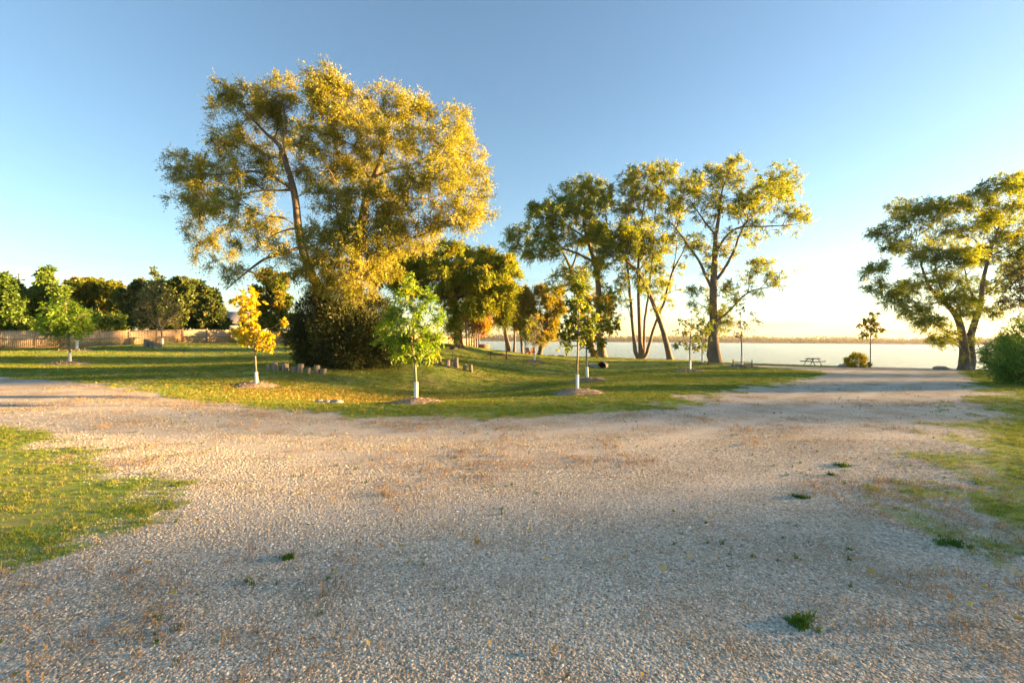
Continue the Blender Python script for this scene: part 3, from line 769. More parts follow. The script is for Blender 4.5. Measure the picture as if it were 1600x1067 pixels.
make_tree('willow_tree', 'multi-stemmed willow with slim upright stems fanning from one base on the bank', None, [
    [(640, 950, 0, .34), (632, 780, 0, .25), (627, 600, 0, .20), (632, 400, 0, .14), (650, 280, 0, .09), (670, 130, 0, .03)],
    [(618, 950, -.2, .32), (602, 800, -.4, .25), (592, 680, -.5, .21), (578, 540, -.6, .17), (570, 400, -.6, .11), (590, 250, -.6, .07), (600, 120, -.6, .02)],
    [(650, 945, .4, .24), (655, 800, .6, .2), (670, 690, .7, .17), (690, 500, .8, .12), (700, 340, .9, .08), (720, 150, 1, .02)],
    [(656, 940, -.1, .28), (700, 810, -.5, .21), (742, 700, -.8, .18), (782, 560, -1.1, .14), (830, 470, -1.2, .09), (850, 380, -1.2, .03)],
    [(782, 560, -1.1, .08), (800, 450, -.8, .07), (780, 330, -.6, .05), (740, 200, -.4, .02)],
    [(602, 800, -.4, .05), (545, 600, -1, .04), (510, 540, -1.4, .015)]],
    [(595, 170, 55, 70), (690, 110, 50, 45), (750, 120, 60, 45), (690, 220, 50, 60), (585, 290, 55, 60), (640, 380, 55, 50), (720, 430, 60, 45), (700, 540, 45, 45, None, .8), (800, 280, 40, 50), (740, 620, 40, 45, None, .6), (660, 640, 30, 50, None, .4), (600, 110, 25, 30), (570, 380, 40, 50), (640, 480, 40, 40, None, .6), (820, 180, 50, 40, None, .6)],
    56.0, LEAF_WILLOW2, BARK_WILLOW, 15, along=3.0, per=40, ll=(.2, .33), conv=z7, sigma=.38, dspread=2.2, tone=(.58, .25))

make_tree('willow_tree', 'leaning willow whose bare grey trunk bends away from the lake bank', None, [
    [(772, 958, 0, .40), (745, 850, 0, .33), (712, 750, -.3, .29), (672, 650, -.6, .26), (625, 565, -.9, .22), (570, 510, -1.2, .14), (500, 470, -1.6, .05)],
    [(630, 570, -.9, .12), (655, 520, -1.2, .09), (700, 470, -1.4, .04)],
    [(600, 540, -1, .12), (560, 460, -1.4, .08), (540, 390, -1.6, .03)]],
    [(545, 430, 60, 45), (485, 395, 70, 50), (600, 430, 50, 40), (500, 460, 60, 35), (690, 470, 55, 40), (430, 380, 50, 40), (570, 370, 40, 40)],
    54.0, LEAF_WILLOW2, BARK_WILLOW, 16, along=3.0, per=42, ll=(.2, .32), conv=z7, sigma=.38, dspread=1.6)

make_tree('willow_tree', 'big open willow with forked grey trunk and one long limb reaching over the lake', None, [
    [(975, 968, 0, .75), (967, 850, 0, .50), (965, 650, 0, .42), (972, 500, 0, .33), (977, 400, 0, .25), (992, 300, 0, .17), (1006, 190, 0, .09), (1050, 90, 0, .03)],
    [(940, 968, .9, .36), (952, 860, .7, .28), (962, 720, .2, .2)],
    [(968, 610, 0, .24), (1012, 555, -.3, .2), (1050, 490, -.5, .17), (1078, 410, -.7, .13), (1120, 330, -.9, .08), (1200, 200, -1.1, .03)],
    [(974, 480, 0, .2), (1030, 395, .4, .17), (1090, 362, .7, .14), (1240, 355, 1.0, .08), (1395, 345, 1.2, .02)],
    [(1090, 362, .7, .09), (1180, 280, 1, .06), (1290, 160, 1.3, .02)],
    [(962, 655, 0, .22), (932, 580, -.5, .19), (900, 510, -.8, .16), (850, 440, -1, .12), (800, 370, -1.1, .08), (720, 290, -1.2, .03)],
    [(976, 400, 0, .14), (930, 340, .6, .11), (880, 270, 1, .07), (830, 190, 1.2, .02)],
    [(970, 790, 0, .17), (1030, 745, -.4, .13), (1080, 690, -.7, .11), (1140, 648, -.9, .08), (1220, 632, -1, .05), (1285, 595, -1, .02)],
    [(962, 720, 0, .08), (915, 718, -.5, .06), (880, 690, -.8, .03), (850, 640, -1, .012)]],
    [(1060, 120, 85, 60), (1250, 140, 95, 60), (1180, 210, 110, 55), (1320, 290, 70, 35), (950, 150, 90, 65), (860, 190, 70, 70), (1000, 260, 110, 50), (1110, 270, 90, 45), (900, 430, 50, 45, None, .55), (1180, 530, 70, 40, -.9, .8), (1240, 590, 50, 25, -1, .8), (1030, 650, 50, 50, -.4), (1010, 780, 42, 50, .4), (870, 660, 42, 32, -.8, .6), (1150, 410, 40, 25, None, .6), (1060, 60, 35, 25), (1370, 330, 35, 25, 1.2, .6), (1120, 570, 40, 40, -.8, .5), (930, 640, 30, 30, None, .4), (1030, 480, 40, 40, None, .5), (780, 240, 50, 50, None, .5), (1300, 200, 50, 50)],
    50.0, LEAF_WILLOW2, BARK_WILLOW, 17, along=3.0, per=42, ll=(.17, .29), conv=z7, sigma=.36, dspread=4.0, tone=(.56, .25))

make_tree('willow_tree', 'twin-trunked willow with layered green crown where the gravel meets the water', None, [
    [(552, 897, 0, .48), (550, 800, 0, .36), (530, 700, 0, .30), (495, 645, -.3, .24), (445, 600, -.6, .2), (405, 555, -.8, .16), (385, 505, -.9, .11), (350, 400, -1, .04)],
    [(588, 892, .2, .46), (575, 780, .2, .38), (600, 690, .2, .30), (620, 620, .2, .25), (632, 530, .2, .2), (652, 430, .2, .15), (690, 320, .2, .09), (740, 190, .2, .03)],
    [(528, 695, 0, .18), (482, 630, .5, .14), (452, 550, .8, .11), (435, 480, .9, .08), (420, 360, 1, .03)],
    [(603, 625, .2, .14), (572, 565, -.4, .11), (556, 510, -.7, .07), (540, 380, -1, .02)],
    [(622, 605, .2, .12), (690, 545, .7, .09), (760, 495, 1, .04)],
    [(540, 760, 0, .14), (500, 750, -.4, .12), (440, 715, -.8, .1), (375, 670, -1.1, .075), (300, 625, -1.4, .05), (200, 580, -1.6, .02)],
    [(470, 622, -.5, .08), (350, 620, -.2, .06), (260, 560, 0, .02)],
    [(652, 440, .2, .09), (720, 395, -.5, .07), (810, 335, -1, .02)],
    [(555, 830, -.2, .1), (480, 760, -1, .06), (440, 730, -1.4, .02)]],
    [(205, 330, 50, 35), (285, 230, 55, 38), (270, 370, 65, 40), (350, 270, 75, 55), (400, 215, 50, 30), (470, 230, 60, 40), (555, 215, 55, 40), (640, 170, 55, 42), (735, 120, 55, 48), (800, 140, 55, 48), (700, 240, 75, 50), (600, 300, 85, 55), (480, 330, 85, 50), (370, 410, 95, 48), (540, 420, 95, 50), (640, 410, 65, 50), (760, 340, 65, 65), (760, 470, 55, 40), (810, 410, 55, 50),
     (195, 470, 55, 22), (185, 555, 52, 32), (255, 600, 55, 30), (330, 550, 75, 38), (340, 650, 62, 30), (415, 695, 52, 35), (455, 770, 42, 24), (540, 600, 75, 45), (620, 550, 45, 40, None, .7), (670, 650, 42, 28), (480, 520, 65, 32), (700, 560, 30, 30, None, .6), (560, 660, 45, 30, None, .7), (140, 500, 25, 25, None, .5), (880, 250, 60, 80), (880, 420, 60, 80)],
    41.0, LEAF_WILLOW2, BARK_WILLOW, 18, along=3.0, per=44, ll=(.15, .25), conv=z5, sigma=.34, dspread=4.0, dens=1.45)

# lakeside trees beyond the lawn
make_tree('bank_tree', 'golden leaning tree with dark crooked trunk by the lounge chairs', None, [
    [(985, 945, 0, .42), (1005, 850, 0, .34), (1030, 740, 0, .28), (1060, 660, 0, .2), (1120, 570, 0, .08), (1150, 520, 0, .03)],
    [(1020, 760, 0, .2), (990, 660, -.4, .14), (950, 590, -.6, .1), (890, 500, -.8, .04)],
    [(1040, 710, 0, .12), (1050, 600, .5, .08), (1040, 500, .6, .03)]],
    [(1080, 680, 65, 75), (1060, 780, 62, 40), (1000, 830, 45, 30), (1050, 540, 55, 50), (1130, 590, 50, 50), (960, 640, 55, 50), (920, 540, 45, 50), (1000, 460, 55, 40), (940, 720, 45, 40), (1120, 470, 50, 40)],
    69.0, LEAF_ORANGE, BARK_DARK, 21, per=50, ll=(.22, .36), conv=zB, sigma=.42, tone=(.38, .2), dens=1.8)
g_bank = 'young trees along the lake bank'
bank = [('slim bank tree with two leaning stems next to the water', [[(742, 922, 0, .30), (730, 820, 0, .24), (718, 740, 0, .2), (740, 620, 0, .12), (760, 520, 0, .04)], [(770, 922, .3, .28), (745, 830, .3, .2), (728, 760, .3, .16), (700, 650, .3, .05)]],
         [(745, 600, 65, 60), (700, 680, 50, 40), (780, 520, 55, 60), (730, 470, 60, 60)], 72, LEAF_WILLOW2),
        ('slim straight bank tree with flared foot beside the two leaning stems', [[(793, 925, 0, .30), (797, 830, 0, .2), (797, 720, 0, .16), (800, 600, 0, .05)]],
         [(800, 640, 50, 50), (790, 560, 50, 50), (820, 700, 40, 35)], 72, LEAF_ORANGE),
        ('slim orange bank tree with slightly tilted stem before the chairs', [[(856, 925, 0, .26), (845, 830, 0, .2), (835, 740, 0, .16), (850, 600, 0, .1), (870, 480, 0, .03)]],
         [(850, 650, 60, 50), (860, 560, 55, 55), (870, 480, 45, 45), (810, 700, 45, 40), (880, 720, 35, 40)], 70, LEAF_ORANGE),
        ('thin bank sapling between the orange tree and the chairs', [[(876, 915, 0, .1), (878, 830, 0, .08), (890, 740, 0, .03)]], [(895, 700, 35, 50), (885, 780, 25, 35)], 68, LEAF_WILLOW2)]
for i, (lab, lb, cl, yy, lf) in enumerate(bank):
    make_tree('bank_tree', lab, None, lb, cl, yy, lf, BARK_WILLOW, 30+i, per=45, ll=(.24, .38), conv=zB, sigma=.45, group=g_bank, tone=(.4, .25), dspread=1.5, dens=1.9)
grove = [(437, 898, 425, 730), (455, 890, 448, 720), (468, 885, 480, 730), (492, 900, 490, 740), (508, 902, 515, 730), (526, 902, 530, 750)]
gl = ['first stem of the orange grove, closest to the vine-clad willow trunk', 'second stem of the orange grove beside the low willow limb', 'third stem of the orange grove, leaning toward the lake', 'fourth stem of the orange grove beside the drooping willow', 'fifth stem of the orange grove, one short of the water view', 'last stem of the orange grove, next to the open water view']
gcl = [[(420, 700, 45, 45), (400, 640, 40, 40)], [(450, 640, 50, 50), (440, 560, 40, 40)], [(480, 690, 45, 40), (490, 620, 45, 45)], [(500, 740, 40, 35), (470, 560, 40, 40)], [(545, 700, 50, 45), (540, 630, 45, 40)], [(580, 740, 50, 35), (600, 690, 40, 40)]]
for i, (x0, y0, x1, y1) in enumerate(grove):
    make_tree('grove_tree', gl[i], None, [[(x0, y0, i*.3-.8, .16), ((x0+x1)/2, (y0+y1)/2, i*.3-.8, .12), (x1, y1, i*.3-.8, .09), (gcl[i][0][0], gcl[i][0][1]-40, i*.3-.8, .03)]],
              gcl[i], 64, LEAF_ORANGE, BARK_WILLOW, 40+i, per=45, ll=(.24, .38), conv=zB, sigma=.42, group='orange grove at the lake bank', tone=(.72, .22), dspread=1.2)

# ------------------------------------------------------------------ cedar shrubs, hedges, background trees
def lobe(px, py, Y, rx, rz, ry=None):
    k = F_PX/Y
    return (P(px, py, Y), (rx/k, (ry if ry else rx/k), rz/k))
b0 = on_ground(545, 573, 25)
make_bush('cedar_shrub', 'broad dark cedar shrub on the leafy mound under the huge willow',
    [lobe(500, 525, 25, 42, 45), lobe(540, 520, 24.4, 45, 52), lobe(585, 528, 25, 40, 45), lobe(486, 500, 25.6, 26, 36), lobe(530, 480, 25.4, 42, 40), lobe(585, 495, 25.8, 30, 34), lobe(610, 548, 24.8, 22, 26), lobe(550, 555, 24.3, 40, 20), lobe(490, 552, 24.6, 30, 20)],
    b0, LEAF_CEDAR, BARK_DARK, 51, n=60000, ll=(.12, .22), lw=.3, up=.25, rough=.3, tone=(.45, .3))
# hedge by the drive, right side
g_h = 'cedar hedge along the right side of the drive'
hb = on_ground(1592, 602, 20.5)
make_bush('cedar_shrub', 'full bright green cedar shrub at the end of the hedge by the gravel',
    [((hb[0]+.6, hb[1], 1.0), (1.35, 1.4, 1.05)), ((hb[0]+1.0, hb[1]+.2, 2.0), (1.0, 1.1, .95)), ((hb[0]+.1, hb[1]-.1, .55), (1.0, 1.0, .55))],
    (hb[0]+.6, hb[1], hb[2]), LEAF_CEDAR_G, BARK_DARK, 52, n=15000, ll=(.10, .18), lw=.3, up=.5, rough=.3, group=g_h)
make_bush('cedar_shrub', 'low dark green shrub between the hedge and the twin-trunked willow',
    [lobe(1566, 552, 30, 22, 20), lobe(1585, 545, 29, 22, 26), lobe(1548, 560, 30, 12, 12)], on_ground(1570, 577, 30), LEAF_CEDAR_G, BARK_DARK, 53, n=9000, ll=(.10, .18), lw=.3, up=.3, group=g_h)
make_conifer('spruce_tree', 'small bare-topped spruce rising behind the hedge shrubs', on_ground(1563, 577, 32), 3.2, .95, LEAF_CEDAR, BARK_DARK, 54)
# unseen tree row added far right; heights and leaf count filter the sun
py_ = -26.0; i = 0
while py_ < 66:
    ty = py_; tx = 126 + 2.5*math.sin(i*2.1); h_ = (20.8 if py_ < 30.5 else 18.0) + .8*math.sin(i*1.7)
    py_ += 3.3; i += 1
    if 33.2 < ty < 38.8: h_ = 14.3  # trees cut lower here to let a band of sun through
    if 27.0 < ty < 30.2: h_ = 15.6
    z0 = gz(tx, ty)
    make_bush('shade_tree', 'unseen green tree in the row added across the bay to filter the sun', [((tx, ty, z0+h_*.3), (2.7, 2.5, h_*.32)), ((tx, ty, z0+h_*.68), (2.3, 2.2, h_*.30))], (tx, ty, z0), LEAF_DARK, BARK_DARK, 500+i, n=2150, ll=(.4, .62), lw=.6, up=0, cat='tree', group='added shade trees across the bay', rough=.5)
# thin bronze branches reaching into view at the right
make_tree('olive_tree', 'sparse olive-leaved tree leaning over the hedge end', None, [
    [(1680, 590, 0, .14), (1668, 530, 0, .11), (1650, 470, 0, .08), (1620, 430, 0, .04), (1590, 410, 0, .015)], [(1668, 530, 0, .06), (1630, 490, -.3, .04), (1592, 470, -.5, .012)]],
    [(1600, 425, 26, 16), (1580, 440, 16, 14, None, .6), (1600, 470, 22, 20), (1630, 450, 25, 25), (1600, 495, 16, 16, None, .6), (1640, 400, 26, 20)], 26, LEAF_OLIVE, BARK_DARK, 85, per=22, ll=(.08, .14), lw=.5, sigma=.22, dens=3, dspread=1)

def bgtree(name, lab, clumps, base, Y, leaf, seed, per=60, ll=(.28, .45), lw=.5, group='trees behind the board fence', trunkr=.2, **kw):
    bx, by = base; ty = min(c[1] for c in clumps); mx_ = sum(c[0] for c in clumps)/len(clumps)
    return make_tree(name, lab, None, [[(bx, by, 0, trunkr), ((bx+mx_)/2, by*.7+ty*.3, 0, trunkr*.7), (mx_, by*.3+ty*.7, 0, trunkr*.3)]], clumps, Y, leaf, BARK_DARK, seed, per=per, ll=ll, lw=lw, sigma=.3, shrink=.82, group=group, dens=kw.pop('dens', 1.3), **kw)
bgtree('background_tree', 'dark vine-covered tree at the fence end next to the utility pole', [(0, 450, 22, 25), (10, 480, 26, 25), (-25, 470, 40, 40), (25, 500, 20, 20), (-10, 505, 40, 15), (-60, 470, 50, 50), (3, 436, 7, 9)], (0, 545), 56, LEAF_VINE, 91, tone=(.35, .25))
bgtree('background_tree', 'tall pointed vine-covered tree behind the bright green sapling', [(73, 421, 4, 8), (72, 438, 11, 12), (72, 450, 17, 10), (62, 465, 24, 20), (80, 470, 24, 22), (55, 490, 26, 22), (85, 498, 28, 20), (100, 480, 15, 20), (60, 510, 30, 12), (92, 455, 10, 12), (42, 470, 14, 18)], (72, 545), 58, LEAF_VINE, 92, tone=(.6, .25))
bgtree('background_tree', 'dark low tree filling the gap between two vine-covered trees', [(35, 485, 18, 22), (42, 505, 18, 15), (28, 465, 10, 12), (120, 500, 24, 18), (110, 485, 16, 16)], (40, 545), 62, LEAF_DARK, 93)
bgtree('background_tree', 'golden-topped round tree between the pointed vine tree and dark hedge tree', [(125, 445, 20, 14), (150, 450, 20, 15), (175, 450, 16, 13), (140, 470, 26, 16), (175, 475, 16, 16), (160, 490, 24, 14), (185, 460, 9, 10), (122, 462, 12, 10)], (150, 545), 66, LEAF_MAPLE, 94, tone=(.5, .3), dens=1.0)
bgtree('background_tree', 'leafy vine mound along the fence below the golden-topped tree', [(135, 498, 20, 14), (155, 505, 24, 14), (172, 510, 18, 12), (180, 500, 10, 10), (120, 508, 20, 10)], (150, 543), 54, LEAF_VINE, 95, tone=(.65, .25))
bgtree('background_tree', 'wide domed dark green tree filling the fence line behind the olive sapling', [(205, 470, 18, 26), (225, 455, 22, 18), (250, 452, 24, 16), (280, 450, 26, 18), (305, 455, 24, 18), (325, 470, 20, 22), (340, 490, 16, 20), (235, 485, 36, 24), (280, 485, 36, 26), (315, 495, 30, 20), (205, 498, 18, 18), (260, 505, 40, 12), (330, 508, 22, 10), (345, 505, 12, 12)], (275, 543), 62, LEAF_DARK, 96, per=70, tone=(.5, .3), trunkr=.35, depth=.4)
bgtree('background_tree', 'thin wispy tree top showing above the wide domed tree', [(244, 428, 7, 10, None, .5), (262, 442, 8, 8, None, .5), (232, 440, 8, 6, None, .5), (285, 440, 14, 7, None, .4)], (250, 543), 74, LEAF_DARK, 97, per=16, dens=1.5)
bgtree('background_tree', 'yellow-green tree behind the yellow maple near the fence', [(415, 432, 14, 12), (435, 440, 14, 14), (425, 455, 20, 16), (440, 470, 16, 18), (415, 475, 16, 16), (440, 495, 18, 16), (410, 498, 14, 14), (428, 508, 18, 10), (400, 455, 9, 9)], (428, 542), 66, LEAF_MAPLE, 98, tone=(.6, .3), per=50)
make_bush('round_shrub', 'rounded green shrub against the fence behind the yellow maple', [lobe(375, 525, 56, 14, 12), lobe(388, 528, 56, 10, 10)], on_ground(378, 539, 56), LEAF_VINE, BARK_DARK, 99, n=2600, ll=(.16, .28), lw=.5)
make_bush('round_shrub', 'dark twiggy shrub against the fence beside the cedar shrub', [lobe(440, 522, 58, 7, 10), lobe(455, 528, 58, 8, 8)], on_ground(447, 540, 58), LEAF_CEDAR, BARK_DARK, 100, n=1200, ll=(.16, .28), lw=.5)
make_conifer('spruce_tree', 'small dark spruce before the fence behind the bright green sapling', on_ground(94, 545, 42), 1.9, 1.0, LEAF_CEDAR, BARK_DARK, 101, n=2500)
make_bush('yellow_shrub', 'low golden yellow shrub at the water beside the thin dark sapling', [lobe(1326, 566, 45, 9, 7), lobe(1340, 563, 45, 12, 9), lobe(1352, 569, 45, 6, 4)], on_ground(1336, 573, 45), LEAF_YELLOW, BARK_DARK, 102, n=2200, ll=(.13, .24), lw=.5)

# ------------------------------------------------------------------ saplings with guards and mulch
GUARD = plain_mat('white_guard', (0.60, 0.59, 0.55), (0.80, 0.80, 0.78), scale=5, rough=.55, bump=.15, stretch=(1, 1, .4))
MULCH = plain_mat('wood_chip_mulch', (0.22, 0.16, 0.11), (0.48, 0.37, 0.26), scale=30, bump=.8)
CHIP = leaf_mat('wood_chip', [(0, (0.22, 0.15, 0.10)), (.6, (0.46, 0.35, 0.25)), (1, (0.62, 0.53, 0.42))], trans=0.0)

def mulch(px, py, Y, r, h, lab, seed):
    rng = np.random.default_rng(seed); c = on_ground(px, py, Y)
    nr, na = 7, 26; V = []
    for i in range(nr):
        rr = r*i/(nr-1)
        for j in range(na):
            a = 2*math.pi*j/na; q = rr*(1+.12*math.sin(3*a+seed)+.05*rng.normal())
            x, y = c[0]+q*math.cos(a), c[1]+q*math.sin(a)
            V.append((x-c[0], y-c[1], h*max(0, 1-(i/(nr-1))**1.6) + rng.normal()*.012*(i < nr-1) - (.03 if i == nr-1 else 0) + (gz(x, y)-c[2])))
    Fq = [[i*na+j, i*na+(j+1) % na, (i+1)*na+(j+1) % na, (i+1)*na+j] for i in range(nr-1) for j in range(na)]
    o = link('mulch_ring', np_mesh('mulch_ring', V, [q[::-1] for q in Fq], (MULCH,), True), loc=c)
    n = int(1100*r*r*min(1, (22/Y)**1.2)); a = rng.uniform(0, 6.28, n); q = r*np.sqrt(rng.random(n))*1.02
    pos = np.stack([q*np.cos(a), q*np.sin(a), np.zeros(n)], -1)
    pos[:, 2] = h*np.maximum(0, 1-(q/r)**1.6)+.012 + (terrain(pos[:, 0]+c[0], pos[:, 1]+c[1])-c[2])
    d = rng.normal(size=(n, 3)); d[:, 2] *= .25
    Ln = rng.uniform(.04, .10, n)*max(1, Y/20)
    ch = link('wood_chips', leaf_mesh('wood_chips', leaf_geo(pos, d, Ln, Ln*.4, rng=rng, nrm=np.array([0, 0, 2.])), rng.random(n), CHIP), o)
    ch['kind'] = 'stuff'
    tag(o, lab, 'mulch', 'mulch rings around the planted saplings')

def sapling(lab, px, py, Y, stem, clumps, leaf, seed, guard=.6, gr=.062, mr=1.3, mh=.16, mlab=None, per=16, dens=4.0, ll=(.10, .17), lw=.55, r=.038, sigma=.12, tone=(.5, .25), droop=.5, bark=None, extra=()):
    c = on_ground(px, py, Y)
    lb = [[(px, py, 0, r)] + [(x, y, 0, rr) for x, y, rr in stem]] + [list(e) for e in extra]
    root, n = make_tree('sapling', lab, None, lb, clumps, Y, leaf, bark or BARK_SAP, seed, per=per*.55, ll=(ll[0]*.8, ll[1]*.8), lw=lw, sigma=sigma*1.1, dens=dens*.8, shrink=.95, flare=1.2, tip_r=.006, droop=droop, group='planted saplings', tone=tone, dspread=max(.3, max(q[2] for q in clumps)*Y/F_PX*.8), bf=.25)
    if guard:
        lean = P(stem[0][0], stem[0][1], Y) - c; lean = lean/lean[2]
        mb = MB(); k = np.linspace(-.05, guard+mh, 5)
        mb.tube(np.array([lean*z for z in k]), gr, 12, False); mb.tube(np.array([lean*z for z in k[::-1]]), gr-.006, 12, False)
        mb.build('trunk_guard', GUARD, root, True)
    if mlab: mulch(px, py, Y, mr, mh, mlab, seed)
    return n

sapling('lush bright green sapling with drooping leaves and white trunk guard', 650, 628, 13.9, [(650, 600, .042), (648, 560, .036), (645, 510, .026), (644, 460, .014), (642, 436, .006)],
    [(645, 447, 14, 12), (668, 462, 14, 12), (630, 465, 14, 12), (650, 480, 26, 14), (618, 490, 16, 12), (680, 490, 14, 14), (640, 505, 28, 14), (605, 510, 18, 12), (672, 515, 20, 14), (625, 525, 24, 12), (655, 535, 26, 14), (597, 528, 12, 10), (685, 525, 10, 12), (645, 553, 22, 10), (668, 550, 16, 10), (622, 545, 14, 10), (640, 434, 8, 6), (606, 492, 10, 8)],
    LEAF_GREEN, 201, guard=.5, mr=.85, mh=.13, mlab='ring of wood chips under the lush bright green sapling', per=34, dens=5.5, ll=(.10, .19), lw=.32, sigma=.11, droop=.9, tone=(.45, .25))
sapling('small yellow-leaved maple sapling with whitened trunk at the lawn edge', 401, 603, 18.4, [(400, 580, .045), (398, 545, .036), (394, 500, .022), (392, 455, .008)],
    [(392, 455, 12, 8), (380, 468, 14, 8), (398, 470, 14, 8), (385, 484, 14, 8), (398, 490, 9, 8), (376, 496, 10, 6), (395, 505, 12, 6), (372, 518, 12, 6), (392, 515, 14, 7), (410, 522, 18, 9), (395, 530, 20, 8), (424, 525, 8, 8), (408, 542, 14, 6), (440, 501, 8, 5), (365, 468, 4, 4), (425, 544, 5, 3)],
    LEAF_YELLOW, 202, guard=.45, mr=.85, mh=.12, mlab='ring of wood chips under the small yellow-leaved maple', per=20, dens=5, ll=(.10, .17), lw=.75, sigma=.09, extra=[[(398, 530, 0, .014), (420, 515, 0, .01), (438, 503, 0, .006)]])
sapling('tall maple sapling with orange top and white guard on the nearest mulch ring', 902, 614, 16.5, [(902, 580, .04), (903, 540, .034), (904, 500, .024), (905, 455, .012), (906, 425, .005)],
    [(905, 432, 10, 10), (900, 450, 12, 10), (912, 455, 10, 10), (898, 475, 16, 12), (912, 480, 14, 12), (890, 498, 16, 10), (905, 505, 18, 12), (888, 520, 14, 8), (905, 525, 14, 8), (884, 536, 9, 7), (918, 518, 12, 10), (925, 500, 10, 8)],
    LEAF_MAPLE, 203, guard=.5, gr=.055, mr=1.0, mh=.17, mlab='wood chip ring under the tall orange-topped maple', per=24, dens=5, ll=(.10, .18), lw=.6, sigma=.12, tone=(.34, .3))
sapling('maple sapling with leaning white guard just behind the tall orange-topped maple', 918, 595, 22.8, [(917, 575, .045), (916, 545, .038), (918, 510, .024), (920, 470, .008)],
    [(925, 470, 14, 10), (938, 480, 14, 10), (930, 495, 20, 10), (950, 497, 12, 8), (920, 510, 16, 10), (945, 512, 14, 8), (922, 535, 14, 8), (935, 530, 12, 8), (955, 485, 8, 8), (945, 465, 8, 8), (925, 546, 12, 5), (960, 510, 8, 6)],
    LEAF_MAPLE, 204, guard=.55, gr=.075, mr=1.0, mh=.16, mlab='wood chip ring under the maple with leaning guard', per=24, dens=3.6, ll=(.12, .20), lw=.7, sigma=.14, tone=(.6, .3))
sapling('sparse bronze-green sapling with white guard in the open lawn before the big willow', 1078, 581, 30.8, [(1078, 560, .05), (1078, 540, .04), (1080, 510, .022), (1081, 485, .008)],
    [(1081, 490, 9, 6, None, .7), (1072, 502, 14, 8, None, .6), (1088, 505, 12, 8, None, .6), (1070, 518, 16, 8, None, .6), (1088, 522, 14, 8, None, .7), (1066, 540, 14, 5, None, .7), (1085, 542, 16, 6), (1078, 530, 14, 7, None, .7), (1055, 538, 6, 4, None, .6)],
    LEAF_MAPLE, 205, guard=.62, gr=.075, mr=1.0, mh=.14, mlab='wood chip ring under the sparse bronze-green sapling', per=16, dens=2.6, ll=(.12, .2), lw=.6, sigma=.16, tone=(.4, .3))
sapling('thin green sapling with white guard beside the big willow trunk', 1097.5, 570, 44, [(1097, 552, .06), (1097, 530, .04), (1098, 495, .01)],
    [(1099, 500, 9, 7), (1105, 512, 11, 7), (1094, 515, 9, 8), (1110, 505, 8, 6), (1097, 528, 12, 8), (1108, 525, 7, 6), (1095, 540, 9, 5)],
    LEAF_MAPLE, 206, guard=.7, gr=.085, mr=.9, mh=.12, mlab='wood chip ring under the thin green sapling by the big willow', per=18, dens=1.8, ll=(.17, .28), lw=.6, sigma=.2, tone=(.3, .2))
sapling('sparse purple-brown sapling with white guard standing by the metal bench', 1159, 573, 39.8, [(1159, 550, .06), (1158, 520, .045), (1157, 495, .02), (1156, 475, .006)],
    [(1156, 480, 9, 6, None, .5), (1166, 486, 9, 6, None, .5), (1148, 492, 9, 6, None, .5), (1176, 500, 10, 5, None, .45), (1158, 502, 12, 8, None, .5), (1150, 512, 12, 7, None, .5), (1170, 512, 9, 6, None, .45), (1155, 525, 12, 5, None, .6), (1185, 500, 5, 3, None, .5)],
    LEAF_BRONZE, 207, guard=.75, gr=.09, mr=1.15, mh=.16, mlab='wood chip ring under the purple-brown sapling by the bench', per=14, dens=2.2, ll=(.13, .2), lw=.6, sigma=.2)
sapling('thin dark sapling with flat-topped bronze crown at the water next to the golden shrub', 1360, 573.5, 44.3, [(1360, 550, .055), (1360, 528, .045), (1361, 510, .02), (1363, 490, .008)],
    [(1366, 492, 8, 4), (1358, 500, 10, 5), (1346, 508, 8, 4), (1368, 505, 7, 5), (1355, 514, 12, 5), (1372, 516, 11, 4), (1347, 523, 8, 3), (1362, 524, 9, 3)],
    LEAF_MAPLE, 208, guard=0, per=22, dens=2.4, ll=(.15, .25), lw=.7, sigma=.16, tone=(.7, .3), bark=BARK_DARK)
sapling('pale green sapling with white guard beyond the picnic table', 835, 566, 40, [(835, 550, .05), (835, 530, .035), (836, 495, .008)],
    [(836, 497, 8, 7), (828, 508, 9, 7), (843, 510, 9, 7), (833, 520, 12, 8), (845, 522, 8, 6), (826, 530, 8, 6), (838, 536, 10, 6)],
    LEAF_OLIVE, 209, guard=.6, gr=.085, mr=1.0, mh=.15, mlab='wood chip ring under the pale green sapling past the picnic table', per=20, dens=2, ll=(.14, .22), lw=.5, sigma=.18, tone=(.5, .25))
sapling('wide bright green sapling with white guard in the left lawn', 110, 568, 28, [(109, 548, .06), (107, 525, .05), (105, 495, .03), (102, 468, .01)],
    [(98, 470, 12, 8), (85, 482, 16, 9), (110, 480, 16, 10), (72, 495, 14, 8), (100, 498, 22, 10), (128, 495, 16, 9), (75, 508, 18, 7), (108, 512, 22, 8), (138, 508, 12, 7), (92, 520, 22, 6), (122, 520, 18, 6), (65, 508, 10, 5)],
    LEAF_GREEN, 210, guard=.55, gr=.08, mr=1.15, mh=.13, mlab='wood chip ring under the wide bright green sapling', per=34, dens=2.6, ll=(.15, .25), lw=.4, sigma=.2, tone=(.35, .25))
sapling('green sapling with white guard close to the fence behind the wide bright sapling', 120, 547, 38, [(121, 530, .07), (124, 515, .055), (126, 490, .02)],
    [(126, 490, 12, 9), (118, 500, 14, 8), (136, 503, 12, 7), (125, 512, 16, 6)], LEAF_GREEN, 211, guard=.75, gr=.1, mr=1.2, mh=.08, mlab='flat wood chip ring near the fence behind the wide bright sapling', per=30, dens=1.8, ll=(.17, .28), lw=.4, sigma=.24, tone=(.4, .25))
